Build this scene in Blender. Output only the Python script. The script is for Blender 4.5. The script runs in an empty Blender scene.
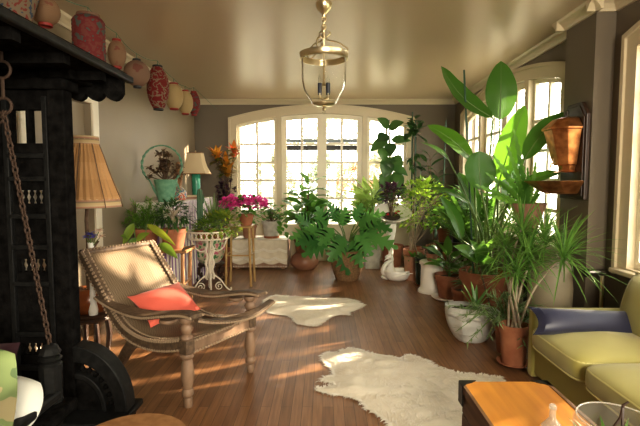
import bpy, bmesh, math, random
from mathutils import Vector, Matrix, Quaternion
R = random.Random(7)
PI = math.pi
SC = bpy.context.scene
COL = SC.collection
# ------------------------------------------------------------------ camera
FPX = 450.0; TILT = math.atan(32/450); YAW = math.atan(3/450); H = 1.35
def ray(px, py):
    x = (px-320)/FPX; y = -(py-213)/FPX
    ct, st = math.cos(TILT), math.sin(TILT)
    f = ct+y*st; u = y*ct-st
    c, s = math.cos(YAW), math.sin(YAW)
    return Vector((x*c-f*s, x*s+f*c, u))
CAMP = Vector((0, 0, H))
def onz(px, py, z=0.0):
    r = ray(px, py); return CAMP + r*((z-H)/r.z)
def ony(px, py, Y):
    r = ray(px, py); return CAMP + r*(Y/r.y)
def onx(px, py, X):
    r = ray(px, py); return CAMP + r*(X/r.x)
cam = bpy.data.cameras.new('camera'); co = bpy.data.objects.new('camera', cam); COL.objects.link(co)
cam.sensor_width = 36; cam.lens = FPX/640*36; cam.clip_start = 0.05
co.location = CAMP; co.rotation_euler = (PI/2-TILT, 0, YAW); SC.camera = co

# ------------------------------------------------------------------ materials
def newmat(name):
    m = bpy.data.materials.new(name); m.use_nodes = True
    nt = m.node_tree; b = nt.nodes['Principled BSDF']
    return m, nt, b
def mat(name, c, rough=.6, metal=0, c2=None, scale=8, bump=0, bscale=None, stretch=None, spec=None, sheen=0, detail=4):
    m, nt, b = newmat(name)
    b.inputs['Base Color'].default_value = (*c, 1); b.inputs['Roughness'].default_value = rough
    b.inputs['Metallic'].default_value = metal
    if spec is not None: b.inputs['Specular IOR Level'].default_value = spec
    if sheen: b.inputs['Sheen Weight'].default_value = sheen
    if c2 or bump:
        tc = nt.nodes.new('ShaderNodeTexCoord'); mp = nt.nodes.new('ShaderNodeMapping')
        nt.links.new(tc.outputs['Object'], mp.inputs['Vector'])
        if stretch: mp.inputs['Scale'].default_value = stretch
        n = nt.nodes.new('ShaderNodeTexNoise'); n.inputs['Scale'].default_value = scale; n.inputs['Detail'].default_value = detail
        nt.links.new(mp.outputs['Vector'], n.inputs['Vector'])
        if c2:
            r = nt.nodes.new('ShaderNodeValToRGB'); r.color_ramp.elements[0].position = .35; r.color_ramp.elements[1].position = .65
            r.color_ramp.elements[0].color = (*c, 1); r.color_ramp.elements[1].color = (*c2, 1)
            nt.links.new(n.outputs['Fac'], r.inputs['Fac']); nt.links.new(r.outputs['Color'], b.inputs['Base Color'])
        if bump:
            n2 = nt.nodes.new('ShaderNodeTexNoise'); n2.inputs['Scale'].default_value = bscale or scale*3
            nt.links.new(mp.outputs['Vector'], n2.inputs['Vector'])
            bp = nt.nodes.new('ShaderNodeBump'); bp.inputs['Strength'].default_value = bump; bp.inputs['Distance'].default_value = .01
            nt.links.new(n2.outputs['Fac'], bp.inputs['Height']); nt.links.new(bp.outputs['Normal'], b.inputs['Normal'])
    return m
def leafmat(name, c1, c2, trans=.4, rough=.4):
    m, nt, b = newmat(name)
    g = nt.nodes.new('ShaderNodeNewGeometry'); r = nt.nodes.new('ShaderNodeValToRGB')
    r.color_ramp.elements[0].color = (*c1, 1); r.color_ramp.elements[1].color = (*c2, 1)
    nt.links.new(g.outputs['Random Per Island'], r.inputs['Fac'])
    nt.links.new(r.outputs['Color'], b.inputs['Base Color']); b.inputs['Roughness'].default_value = rough
    t = nt.nodes.new('ShaderNodeBsdfTranslucent'); mx = nt.nodes.new('ShaderNodeMixShader'); mx.inputs[0].default_value = trans
    hs = nt.nodes.new('ShaderNodeHueSaturation'); hs.inputs['Value'].default_value = 1.6; hs.inputs['Hue'].default_value = .485
    nt.links.new(r.outputs['Color'], hs.inputs['Color']); nt.links.new(hs.outputs['Color'], t.inputs['Color'])
    nt.links.new(b.outputs[0], mx.inputs[1]); nt.links.new(t.outputs[0], mx.inputs[2])
    nt.links.new(mx.outputs[0], nt.nodes['Material Output'].inputs['Surface'])
    return m
def glassmat(name, tint=(1,1,1), refl=.12, rough=.02):
    m, nt, b = newmat(name); nt.nodes.remove(b)
    t = nt.nodes.new('ShaderNodeBsdfTransparent'); t.inputs[0].default_value = (*tint, 1)
    g = nt.nodes.new('ShaderNodeBsdfGlossy'); g.inputs['Roughness'].default_value = rough
    lw = nt.nodes.new('ShaderNodeLayerWeight'); lw.inputs['Blend'].default_value = refl*2
    mx = nt.nodes.new('ShaderNodeMixShader'); nt.links.new(lw.outputs['Fresnel'], mx.inputs[0])
    nt.links.new(t.outputs[0], mx.inputs[1]); nt.links.new(g.outputs[0], mx.inputs[2])
    nt.links.new(mx.outputs[0], nt.nodes['Material Output'].inputs['Surface'])
    return m
def stripemat(name, cols, axis, scale, rough=.8):
    """vertical/horizontal woven stripes across an object axis"""
    m, nt, b = newmat(name); b.inputs['Roughness'].default_value = rough
    tc = nt.nodes.new('ShaderNodeTexCoord'); sx = nt.nodes.new('ShaderNodeSeparateXYZ'); nt.links.new(tc.outputs['Object'], sx.inputs[0])
    ml = nt.nodes.new('ShaderNodeMath'); ml.operation = 'MULTIPLY'; ml.inputs[1].default_value = scale; nt.links.new(sx.outputs[axis], ml.inputs[0])
    fr = nt.nodes.new('ShaderNodeMath'); fr.operation = 'FRACT'; nt.links.new(ml.outputs[0], fr.inputs[0])
    r = nt.nodes.new('ShaderNodeValToRGB'); r.color_ramp.interpolation = 'CONSTANT'
    e = r.color_ramp.elements
    for i, (p, c) in enumerate(cols):
        el = e[i] if i < 2 else e.new(p)
        el.position = p; el.color = (*c, 1)
    nt.links.new(fr.outputs[0], r.inputs['Fac']); nt.links.new(r.outputs['Color'], b.inputs['Base Color'])
    return m
def spotmat(name, base, c1, c2, scale=30, thr=.42, rough=.7, trans=0):
    """painted blotches over a ground colour"""
    m, nt, b = newmat(name); b.inputs['Roughness'].default_value = rough
    tc = nt.nodes.new('ShaderNodeTexCoord'); n = nt.nodes.new('ShaderNodeTexNoise'); n.inputs['Scale'].default_value = scale; n.inputs['Detail'].default_value = 2
    nt.links.new(tc.outputs['Object'], n.inputs['Vector'])
    r = nt.nodes.new('ShaderNodeValToRGB'); r.color_ramp.interpolation = 'CONSTANT'; e = r.color_ramp.elements
    e[0].position = 0; e[0].color = (*c1, 1); e[1].position = thr; e[1].color = (*base, 1); x = e.new(1-thr); x.color = (*c2, 1)
    nt.links.new(n.outputs['Fac'], r.inputs['Fac']); nt.links.new(r.outputs['Color'], b.inputs['Base Color'])
    if trans:
        t = nt.nodes.new('ShaderNodeBsdfTranslucent'); nt.links.new(r.outputs['Color'], t.inputs['Color'])
        mx = nt.nodes.new('ShaderNodeMixShader'); mx.inputs[0].default_value = trans
        nt.links.new(b.outputs[0], mx.inputs[1]); nt.links.new(t.outputs[0], mx.inputs[2])
        nt.links.new(mx.outputs[0], nt.nodes['Material Output'].inputs['Surface'])
    return m
def floormat():
    m, nt, b = newmat('oak strip floor')
    tc = nt.nodes.new('ShaderNodeTexCoord'); mp = nt.nodes.new('ShaderNodeMapping'); mp.inputs['Rotation'].default_value = (0, 0, PI/2)
    nt.links.new(tc.outputs['Object'], mp.inputs['Vector'])
    br = nt.nodes.new('ShaderNodeTexBrick'); br.offset = .37; br.inputs['Scale'].default_value = 1
    br.inputs['Brick Width'].default_value = 1.1; br.inputs['Row Height'].default_value = .062; br.inputs['Mortar Size'].default_value = .0014
    br.inputs['Color1'].default_value = (.21, .103, .046, 1); br.inputs['Color2'].default_value = (.31, .162, .076, 1); br.inputs['Mortar'].default_value = (.08, .04, .02, 1)
    br.inputs['Bias'].default_value = -.1
    nt.links.new(mp.outputs['Vector'], br.inputs['Vector'])
    n = nt.nodes.new('ShaderNodeTexNoise'); n.inputs['Scale'].default_value = 6; n.inputs['Detail'].default_value = 6
    mp2 = nt.nodes.new('ShaderNodeMapping'); mp2.inputs['Scale'].default_value = (9, .6, 1); nt.links.new(tc.outputs['Object'], mp2.inputs['Vector']); nt.links.new(mp2.outputs['Vector'], n.inputs['Vector'])
    mx = nt.nodes.new('ShaderNodeMix'); mx.data_type = 'RGBA'; mx.blend_type = 'MULTIPLY'; mx.inputs[0].default_value = .6
    r = nt.nodes.new('ShaderNodeValToRGB'); r.color_ramp.elements[0].color = (.55, .5, .45, 1); r.color_ramp.elements[0].position = .3; r.color_ramp.elements[1].color = (1.25, 1.2, 1.15, 1); r.color_ramp.elements[1].position = .7
    nt.links.new(n.outputs['Fac'], r.inputs['Fac']); nt.links.new(br.outputs['Color'], mx.inputs[6]); nt.links.new(r.outputs['Color'], mx.inputs[7])
    nt.links.new(mx.outputs[2], b.inputs['Base Color'])
    n3 = nt.nodes.new('ShaderNodeTexNoise'); n3.inputs['Scale'].default_value = 2.5; nt.links.new(tc.outputs['Object'], n3.inputs['Vector'])
    mr = nt.nodes.new('ShaderNodeMapRange'); mr.inputs['To Min'].default_value = .28; mr.inputs['To Max'].default_value = .5
    nt.links.new(n3.outputs['Fac'], mr.inputs['Value']); nt.links.new(mr.outputs[0], b.inputs['Roughness'])
    return m
def canemat():
    m, nt, b = newmat('woven cane')
    tc = nt.nodes.new('ShaderNodeTexCoord')
    w1 = nt.nodes.new('ShaderNodeTexChecker'); w1.inputs['Scale'].default_value = 110
    w1.inputs['Color1'].default_value = (.24, .175, .11, 1); w1.inputs['Color2'].default_value = (.14, .10, .06, 1)
    nt.links.new(tc.outputs['Object'], w1.inputs['Vector']); nt.links.new(w1.outputs['Color'], b.inputs['Base Color'])
    b.inputs['Roughness'].default_value = .5
    return m
M = {}
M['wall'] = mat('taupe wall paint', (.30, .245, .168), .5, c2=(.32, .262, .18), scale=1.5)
M['wall_shaded'] = mat('taupe wall paint shaded', (.165, .135, .098), .55)  # same taupe paint; backlit shade of these walls put into its colour
M['ceil'] = mat('satin ceiling paint', (.50, .40, .28), .3, c2=(.52, .415, .29), scale=.8, bump=.02, bscale=2)
M['trim'] = mat('cream trim paint', (.62, .54, .39), .4)
M['white'] = mat('white window paint', (.80, .74, .60), .4)
M['floor'] = floormat()
M['glass'] = glassmat('window glass', (1, 1, 1), .03)
M['clear'] = glassmat('clear thin glass', (.985, .99, .985), .035)
M['black'] = mat('carved black wood', (.006, .0055, .005), .6, c2=(.014, .013, .012), scale=25, bump=.4, bscale=60, spec=.0)
M['blackedge'] = mat('worn black wood', (.010, .010, .0095), .5, c2=(.018, .018, .017), scale=40, spec=.15)
M['terra'] = mat('terracotta', (.25, .088, .040), .8, c2=(.34, .14, .068), scale=9, bump=.1)
M['terra2'] = mat('pale terracotta', (.36, .17, .10), .85, c2=(.44, .25, .16), scale=7)
M['soil'] = mat('potting soil', (.035, .022, .014), .95, c2=(.07, .05, .03), scale=60, bump=.6)
M['whitecer'] = mat('white glazed ceramic', (.86, .84, .78), .3)
M['stonewhite'] = mat('white cast stone', (.62, .62, .58), .75, c2=(.50, .50, .47), scale=10, bump=.2)
M['concrete'] = mat('grey washed concrete', (.50, .48, .42), .85, c2=(.38, .36, .31), scale=14)
M['ironwhite'] = mat('white painted iron', (.74, .68, .56), .5)
M['copper'] = mat('aged copper', (.80, .38, .15), .33, metal=.92, c2=(.34, .13, .05), scale=10, bump=.25, bscale=16)
M['brass'] = mat('antique brass', (.80, .70, .48), .3, metal=1)
M['dkwood'] = mat('dark stained wood', (.035, .018, .010), .4, c2=(.06, .03, .018), scale=10, stretch=(1, 1, .2))
M['oak'] = mat('honey wood', (.38, .20, .085), .5, c2=(.28, .14, .055), scale=8, stretch=(4, 4, .5))
M['rattan'] = mat('weathered rattan frame', (.16, .105, .063), .6, c2=(.09, .058, .035), scale=40, bump=.4, bscale=90)
M['rattanlight'] = mat('pale turned wood', (.29, .19, .12), .55, c2=(.19, .12, .075), scale=14, stretch=(1, 1, .4))
M['bone'] = mat('bone inlay', (.34, .25, .165), .5)
M['cane'] = canemat()
M['red'] = mat('coral red cotton', (.70, .13, .085), .85, c2=(.74, .16, .105), scale=5, sheen=.2)
M['olive'] = mat('olive green silk', (.37, .33, .09), .55, c2=(.41, .37, .11), scale=3, sheen=.3, bump=.1, bscale=5)
M['olivedk'] = mat('olive green upholstery', (.33, .28, .075), .65)
M['pipe'] = mat('pale olive piping', (.62, .58, .25), .6)
M['navy'] = mat('slate blue satin', (.014, .016, .045), .42, c2=(.021, .024, .060), scale=4, sheen=.4)
M['cream'] = mat('cream fleece', (.76, .71, .60), .95, c2=(.82, .77, .67), scale=6, sheen=.4)
M['hide'] = mat('cream hide', (.74, .68, .56), .9, c2=(.82, .77, .66), scale=4)
def milky(name, tint, dif, gl):
    m, nt, b = newmat(name); nt.nodes.remove(b)
    t = nt.nodes.new('ShaderNodeBsdfTransparent'); t.inputs[0].default_value = (*tint, 1)
    d = nt.nodes.new('ShaderNodeBsdfDiffuse'); d.inputs[0].default_value = (.75, .74, .70, 1); g = nt.nodes.new('ShaderNodeBsdfGlossy'); g.inputs['Roughness'].default_value = .08
    a = nt.nodes.new('ShaderNodeMixShader'); a.inputs[0].default_value = dif; c = nt.nodes.new('ShaderNodeMixShader'); c.inputs[0].default_value = gl
    nt.links.new(t.outputs[0], a.inputs[1]); nt.links.new(d.outputs[0], a.inputs[2]); nt.links.new(a.outputs[0], c.inputs[1]); nt.links.new(g.outputs[0], c.inputs[2])
    nt.links.new(c.outputs[0], nt.nodes['Material Output'].inputs['Surface']); return m
M['crystal'] = milky('bright bottle glass', (.95, .95, .93), .30, .10)
M['bowlglass'] = milky('smoky bowl glass', (.92, .91, .88), .07, .03)
M['chest'] = mat('orange pine', (.60, .27, .045), .4, c2=(.47, .19, .03), scale=5, stretch=(3.5, .35, 1))
M['cheststile'] = mat('brown plank', (.13, .065, .03), .6, c2=(.20, .105, .05), scale=8, stretch=(.5, .5, 6))
M['iron'] = mat('dark iron', (.05, .045, .04), .45, metal=.8)
M['rust'] = mat('rusty chain', (.075, .045, .03), .7, metal=.4)
M['steel'] = mat('dull steel', (.35, .33, .30), .35, metal=1)
M['greenwick'] = mat('green painted wicker', (.11, .26, .16), .6, c2=(.17, .34, .22), scale=20)
M['greenlamp'] = mat('jade glazed ceramic', (.03, .22, .13), .2, c2=(.05, .30, .19), scale=12)
M['shade'] = mat('cream linen shade', (.62, .50, .32), .8)
M['shadetan'] = stripemat('pleated tan silk', [(0, (.46, .27, .12)), (.5, (.42, .24, .10))], 'Z', 4)
M['shadeband'] = stripemat('striped braid', [(0, (.50, .38, .20)), (.35, (.28, .20, .12)), (.6, (.42, .22, .14)), (.8, (.52, .40, .24))], 'Z', 22)
M['stripe'] = stripemat('purple striped cloth', [(0, (.78, .74, .68)), (.22, (.22, .12, .26)), (.36, (.78, .74, .68)), (.52, (.48, .36, .48)), (.62, (.78, .74, .68)), (.8, (.30, .18, .33))], 'Y', 8)
M['clothw'] = mat('white cotton cloth', (.78, .74, .66), .85)
M['lace'] = mat('cream lace', (.60, .54, .42), .9, c2=(.68, .62, .50), scale=14)
M['lacebrown'] = mat('brown scallop trim', (.26, .16, .10), .85)
M['pottery'] = mat('brown glazed clay', (.26, .12, .07), .4, c2=(.34, .17, .10), scale=5)
M['copperpot'] = mat('polished chestnut wood', (.30, .09, .028), .25, c2=(.24, .07, .02), scale=6)
M['basket'] = mat('woven basket', (.30, .18, .085), .75, c2=(.16, .09, .04), scale=45, stretch=(1, 1, 2.2), bump=.8, bscale=50)
M['floral'] = spotmat('flower painted ceramic', (.60, .55, .38), (.10, .28, .10), (.62, .18, .26), 17, .43, .3)
M['tin'] = spotmat('patterned tin', (.62, .55, .40), (.08, .18, .30), (.55, .12, .08), 30, .45, .4)
M['camo'] = spotmat('green leaf print cushion', (.11, .15, .055), (.05, .085, .028), (.22, .19, .10), 8, .42, .8)
M['maroon'] = mat('maroon velvet', (.055, .014, .022), .8, sheen=.3)
M['pillow'] = mat('white cotton pillow', (.82, .83, .78), .9)
M['darkgreenpot'] = mat('dark green glaze', (.012, .03, .022), .25)
M['blackpot'] = mat('dark plastic pot', (.02, .022, .022), .5)
M['stem'] = mat('green stem', (.12, .20, .05), .5)
M['bark'] = mat('brown bark', (.16, .10, .06), .85, c2=(.10, .06, .035), scale=20)
M['palebark'] = mat('pale grey bark', (.40, .33, .24), .85, c2=(.28, .22, .15), scale=25)
M['stake'] = mat('green garden stake', (.035, .09, .06), .5)
M['bamboo'] = mat('bamboo cane', (.42, .28, .11), .5, c2=(.34, .20, .07), scale=12)
M['bulb'] = mat('candle bulb', (.8, .75, .62), .2)
M['navysleeve'] = mat('dark candle sleeve', (.018, .02, .035), .4)
M['blueflower'] = leafmat('blue petals', (.07, .06, .42), (.16, .14, .62), .3)
M['pinkflower'] = leafmat('magenta petals', (.62, .03, .26), (.80, .16, .45), .35)
M['redflower'] = leafmat('red petals', (.45, .01, .02), (.6, .03, .05), .2)
M['whiteflower'] = leafmat('cream petals', (.75, .66, .55), (.8, .62, .52), .3)
M['dead'] = leafmat('dried brown leaves', (.09, .05, .03), (.20, .12, .06), .15)
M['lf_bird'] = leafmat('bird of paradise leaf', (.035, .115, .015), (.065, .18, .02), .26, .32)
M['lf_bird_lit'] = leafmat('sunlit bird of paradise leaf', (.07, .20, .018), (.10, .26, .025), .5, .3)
M['lf_dark'] = leafmat('dark green leaf', (.028, .075, .022), (.06, .14, .035), .25, .3)
M['lf_mid'] = leafmat('mid green leaf', (.07, .19, .03), (.14, .31, .05), .4, .4)
M['lf_philo'] = leafmat('philodendron leaf', (.05, .17, .04), (.11, .30, .07), .35, .35)
M['lf_fig'] = leafmat('fiddle leaf', (.07, .20, .03), (.15, .34, .06), .35, .35)
M['lf_lime'] = leafmat('lime leaf', (.13, .26, .03), (.28, .42, .05), .45, .45)
M['lf_pale'] = leafmat('pale lime leaf', (.26, .38, .10), (.38, .50, .17), .45, .45)
M['lf_fern'] = leafmat('feathery green', (.09, .22, .03), (.20, .38, .05), .4, .6)
M['lf_grey'] = leafmat('grey green needle leaf', (.13, .21, .09), (.24, .33, .15), .3, .6)
M['lf_spike'] = leafmat('dracaena blade', (.07, .18, .035), (.20, .36, .08), .4, .3)
M['lf_aloe'] = leafmat('aloe leaf', (.09, .20, .05), (.16, .30, .08), .25, .4)
M['lf_orange'] = leafmat('croton leaf', (.50, .20, .02), (.30, .20, .03), .35, .35)
M['lf_orange2'] = leafmat('croton red leaf', (.62, .13, .05), (.40, .24, .03), .4, .35)
M['lf_purple'] = leafmat('dark purple leaf', (.028, .010, .022), (.07, .025, .045), .2, .35)
M['lf_yel'] = leafmat('yellow green leaf', (.28, .33, .035), (.10, .22, .035), .4, .5)
M['cactus'] = mat('cactus skin', (.045, .11, .05), .6, c2=(.08, .16, .08), scale=14, stretch=(5, 5, .3))
M['lawn'] = mat('pale autumn lawn', (.30, .30, .22), .95, c2=(.38, .36, .28), scale=2)
M['treebark'] = mat('grey tree bark', (.30, .27, .24), .9, c2=(.40, .37, .33), scale=6, stretch=(3, 3, .6))
M['lf_tree1'] = leafmat('autumn yellow green leaves', (.36, .37, .26), (.48, .46, .34), .45, .6)
M['lf_tree2'] = leafmat('soft green leaves', (.30, .35, .25), (.42, .45, .34), .45, .6)
M['lf_tree3'] = leafmat('rust red leaves', (.42, .24, .15), (.46, .34, .20), .4, .6)
M['lan_red'] = spotmat('red painted paper', (.20, .03, .03), (.10, .11, .095), (.21, .055, .045), 22, .43, .8, .3)
M['lan_cream'] = spotmat('cream painted paper', (.29, .175, .10), (.28, .14, .085), (.26, .10, .065), 10, .36, .8, .35)
M['lan_rosy'] = spotmat('rosy paper', (.27, .165, .11), (.25, .125, .085), (.23, .09, .065), 6, .38, .8, .35)
M['lan_redcream'] = spotmat('red and cream paper', (.25, .18, .115), (.20, .014, .014), (.21, .02, .017), 17, .46, .8, .3)
M['lan_plain'] = mat('plain cream paper', (.34, .25, .12), .8)
M['lan_speck'] = spotmat('speckled paper', (.22, .165, .11), (.05, .07, .11), (.22, .045, .032), 26, .42, .8, .3)
M['capred'] = mat('red lantern cap', (.26, .02, .014), .6)
M['capblack'] = mat('black lantern cap', (.02, .018, .018), .6)
M['cord'] = mat('green cord', (.10, .22, .15), .8)
M['awning'] = mat('dark painted beam', (.02, .02, .022), .7)
M['shutter'] = mat('slate blue post', (.10, .12, .14), .7)

# ------------------------------------------------------------------ mesh collector
Z3 = Vector((0, 0, 1))
def V(*a): return Vector(a)
def perp(d):
    s = d.cross(Z3)
    if s.length < 1e-3: s = Vector((1, 0, 0))
    return s.normalized()
SH = {
 'ovate': lambda s: max(0, math.sin(PI*min(1, s**.75)))**.9,
 'lance': lambda s: max(0, math.sin(PI*min(1, s**.62))),
 'strap': lambda s: (1-s)**.55*min(1, .45+s*5),
 'obov': lambda s: max(0, math.sin(PI*min(1, s**1.35)))**.85,
 'paddle': lambda s: max(0, math.sin(PI*min(1, s**.85)))**.65,
 'round': lambda s: max(0, math.sin(PI*s))**.5,
}
class MB:
    def __init__(s): s.v = []; s.f = []
    def add(s, vs, fs):
        o = len(s.v); s.v += [Vector(v) for v in vs]; s.f += [tuple(i+o for i in f) for f in fs]; return s
    def hexa(s, p8):   # bottom 4 ccw, top 4 ccw
        return s.add(p8, [(3,2,1,0),(4,5,6,7),(0,1,5,4),(1,2,6,5),(2,3,7,6),(3,0,4,7)])
    def box(s, lo, hi):
        x0,y0,z0 = lo; x1,y1,z1 = hi
        return s.hexa([(x0,y0,z0),(x1,y0,z0),(x1,y1,z0),(x0,y1,z0),(x0,y0,z1),(x1,y0,z1),(x1,y1,z1),(x0,y1,z1)])
    def cbox(s, c, sz, rz=0):
        c = Vector(c); h = [a/2 for a in sz]; m = Matrix.Rotation(rz, 3, 'Z')
        return s.hexa([c+m@Vector(q) for q in [(-h[0],-h[1],-h[2]),(h[0],-h[1],-h[2]),(h[0],h[1],-h[2]),(-h[0],h[1],-h[2]),(-h[0],-h[1],h[2]),(h[0],-h[1],h[2]),(h[0],h[1],h[2]),(-h[0],h[1],h[2])]])
    def tube(s, pts, r, seg=7, closed=False):
        pts = [Vector(p) for p in pts]; n = len(pts)
        rs = r if isinstance(r, (list, tuple)) else [r]*n
        o = len(s.v); u = None
        for i, p in enumerate(pts):
            if closed: t = pts[(i+1)%n]-pts[i-1]
            else: t = pts[min(i+1, n-1)]-pts[max(i-1, 0)]
            if t.length < 1e-9: t = Vector((0,0,1))
            t.normalize()
            if u is None: u = perp(t)
            u = (u-t*u.dot(t))
            if u.length < 1e-6: u = perp(t)
            u.normalize(); w = t.cross(u)
            for k in range(seg):
                a = 2*PI*k/seg; s.v.append(p+(u*math.cos(a)+w*math.sin(a))*rs[i])
        for i in range(n if closed else n-1):
            j = (i+1) % n
            for k in range(seg):
                l = (k+1) % seg
                s.f.append((o+i*seg+k, o+i*seg+l, o+j*seg+l, o+j*seg+k))
        if not closed:
            s.f.append(tuple(o+k for k in range(seg))[::-1]); s.f.append(tuple(o+(n-1)*seg+k for k in range(seg)))
        return s
    def lathe(s, prof, c=(0,0,0), seg=24, axis=None, wob=None):
        c = Vector(c); o = len(s.v)
        q = Quaternion() if axis is None else Z3.rotation_difference(Vector(axis).normalized())
        for (r, z) in prof:
            for k in range(seg):
                a = 2*PI*k/seg; rr = r*(wob(k, z) if wob else 1)
                s.v.append(c+q@Vector((rr*math.cos(a), rr*math.sin(a), z)))
        n = len(prof)
        for i in range(n-1):
            for k in range(seg):
                l = (k+1) % seg
                s.f.append((o+i*seg+k, o+i*seg+l, o+(i+1)*seg+l, o+(i+1)*seg+k))
        if prof[0][0] > 1e-6: s.f.append(tuple(o+k for k in range(seg))[::-1])
        if prof[-1][0] > 1e-6: s.f.append(tuple(o+(n-1)*seg+k for k in range(seg)))
        return s
    def shell(s, prof, c=(0,0,0), seg=24, axis=None, wob=None):   # lathe without end caps
        n0 = len(s.f); s.lathe(prof, c, seg, axis, wob)
        if prof[-1][0] > 1e-6: s.f.pop()
        if prof[0][0] > 1e-6:
            k = n0+(len(prof)-1)*seg; s.f.pop(k)
        return s
    def prism(s, poly, f0, f1):   # poly of 2d points -> two 3d mappings
        n = len(poly); a = [Vector(f0(*p)) for p in poly]; b = [Vector(f1(*p)) for p in poly]
        return s.add(a+b, [tuple(range(n))[::-1], tuple(range(n, 2*n))]+[(i, (i+1) % n, n+(i+1) % n, n+i) for i in range(n)])
    def ball(s, c, r, seg=10, rings=7, sc=(1,1,1)):
        c = Vector(c); prof = [(math.sin(PI*i/rings), -math.cos(PI*i/rings)) for i in range(rings+1)]
        o = len(s.v); s.lathe(prof, (0,0,0), seg)
        for i in range(o, len(s.v)): s.v[i] = c+Vector((s.v[i].x*r*sc[0], s.v[i].y*r*sc[1], s.v[i].z*r*sc[2]))
        return s
    def torus(s, c, R_, r, n1, n2=6, axis=(0,0,1), seg=18, sc=(1,1)):
        n1 = Vector(n1).normalized(); n2v = Vector(axis).normalized()
        b = n2v.cross(n1)
        return s.tube([Vector(c)+n1*math.cos(2*PI*i/seg)*R_*sc[0]+b*math.sin(2*PI*i/seg)*R_*sc[1] for i in range(seg)], r, n2, True)
    def leaf(s, p, d, L, W, shape='ovate', droop=.6, fold=.15, n=6, roll=0, side=None, wave=0, lobes=0, zig=0):
        p = Vector(p); d = Vector(d).normalized()
        sd = Vector(side).normalized() if side is not None else perp(d)
        if roll: sd = Quaternion(d, roll)@sd
        up = sd.cross(d); sf = SH[shape]; o = len(s.v)
        if lobes: n = lobes*2
        for i in range(n+1):
            t = i/n; a = -droop*t; dd = d*math.cos(a)+up*math.sin(a); uu = up*math.cos(a)-d*math.sin(a)
            w = W*.5*sf(t)
            if lobes: w *= (1.0 if i % 2 else .36)
            if zig: w *= (1.0 if i % 2 else zig)
            back = dd*(-w*.25) if lobes and i % 2 == 0 else Vector((0,0,0))
            fw = dd*(w*.35) if lobes and i % 2 else back
            wv = uu*(wave*W*math.sin(i*2.4))
            s.v += [p-sd*w+uu*(fold*w)+fw+wv, p.copy(), p+sd*w+uu*(fold*w)+fw-wv]
            p = p+dd*(L/n)
        for i in range(n):
            k = o+i*3
            s.f += [(k, k+1, k+4, k+3), (k+1, k+2, k+5, k+4)]
        return p
    def leaf2(s, p0, p1, W, nrm, shape='paddle', sag=.1, fold=.18, n=12, wave=0.0):
        p0 = Vector(p0); p1 = Vector(p1); d = (p1-p0); L = d.length; d.normalize()
        nrm = Vector(nrm); nrm = (nrm-d*nrm.dot(d)).normalized(); sd = d.cross(nrm); o = len(s.v); sf = SH[shape]
        for i in range(n+1):
            t = i/n; w = W*.5*sf(t); p = p0.lerp(p1, t)+nrm*(sag*L*math.sin(PI*t))
            wv = wave*W*math.sin(i*1.7)
            for q in (-1, -.5, 0, .5, 1):
                s.v.append(p+sd*(w*q)+nrm*(fold*w*abs(q)**1.3+wv*q*abs(q)))
        for i in range(n):
            for j in range(4):
                k = o+i*5+j; s.f.append((k, k+1, k+6, k+5))
        return s
    def pillow(s, c, sx, sy, t, ax, ay, n=14, pinch=.12, power=.5, rnd=0):
        c = Vector(c); ax = Vector(ax).normalized(); ay = Vector(ay); ay = (ay-ax*ay.dot(ax)).normalized(); az = ax.cross(ay)
        for sg in (1, -1):
            o = len(s.v)
            for i in range(n+1):
                for j in range(n+1):
                    u = 2*i/n-1; v = 2*j/n-1
                    x = u*(1-pinch*(1-abs(v)**2)*abs(u)**3); y = v*(1-pinch*(1-abs(u)**2)*abs(v)**3)
                    x *= math.sqrt(1-rnd*v*v/2); y *= math.sqrt(1-rnd*u*u/2); h = max(0, (1-u*u)*(1-v*v))**power
                    s.v.append(c+ax*(x*sx/2)+ay*(y*sy/2)+az*(sg*h*t/2))
            for i in range(n):
                for j in range(n):
                    k = o+i*(n+1)+j; q = (k, k+n+1, k+n+2, k+1)
                    s.f.append(q if sg > 0 else q[::-1])
        return s
    def puff(s, c, size, e=.28, n=20, m=28, top=0):
        """rounded box cushion"""
        c = Vector(c); o = len(s.v)
        pw = lambda x, q: math.copysign(abs(x)**q, x)
        for i in range(n+1):
            ph = -PI/2+PI*i/n
            for k in range(m):
                th = 2*PI*k/m+PI/4
                x = pw(math.cos(ph), e*1.6)*pw(math.cos(th), e); y = pw(math.cos(ph), e*1.6)*pw(math.sin(th), e); z = pw(math.sin(ph), e*1.6)
                zz = z*size[2]/2
                if z > 0: zz += top*max(0, 1-x*x)*max(0, 1-y*y)
                s.v.append(c+Vector((x*size[0]/2, y*size[1]/2, zz)))
        for i in range(n):
            for k in range(m):
                l = (k+1) % m
                s.f.append((o+i*m+k, o+i*m+l, o+(i+1)*m+l, o+(i+1)*m+k))
        return s
    def build(s, name, material, parent=None, smooth=True, local=False, bevel=0):
        me = bpy.data.meshes.new(name); vs = s.v
        if parent is not None and not local:
            inv = wmat(parent).inverted(); vs = [inv@v for v in vs]
        me.from_pydata([tuple(v) for v in vs], [], s.f); me.materials.append(M[material] if isinstance(material, str) else material)
        if smooth:
            me.polygons.foreach_set('use_smooth', [True]*len(me.polygons))
        me.update()
        ob = bpy.data.objects.new(name, me); COL.objects.link(ob)
        if parent is not None: ob.parent = parent
        if smooth: me.set_sharp_from_angle(angle=math.radians(40))
        if bevel:
            b = ob.modifiers.new('bevel', 'BEVEL'); b.width = bevel; b.segments = 2; b.limit_method = 'ANGLE'
        return ob
def wmat(o):
    m = Matrix.Translation(o.location)@o.rotation_euler.to_matrix().to_4x4()
    return wmat(o.parent)@m if o.parent is not None else m
def thing(name, label, cat, loc=(0,0,0), rz=0, group=None):
    o = bpy.data.objects.new(name, None); COL.objects.link(o); o.empty_display_size = .1
    o.location = loc; o.rotation_euler = (0,0,rz); o['label'] = label; o['category'] = cat
    if group: o['group'] = group
    return o
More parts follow.
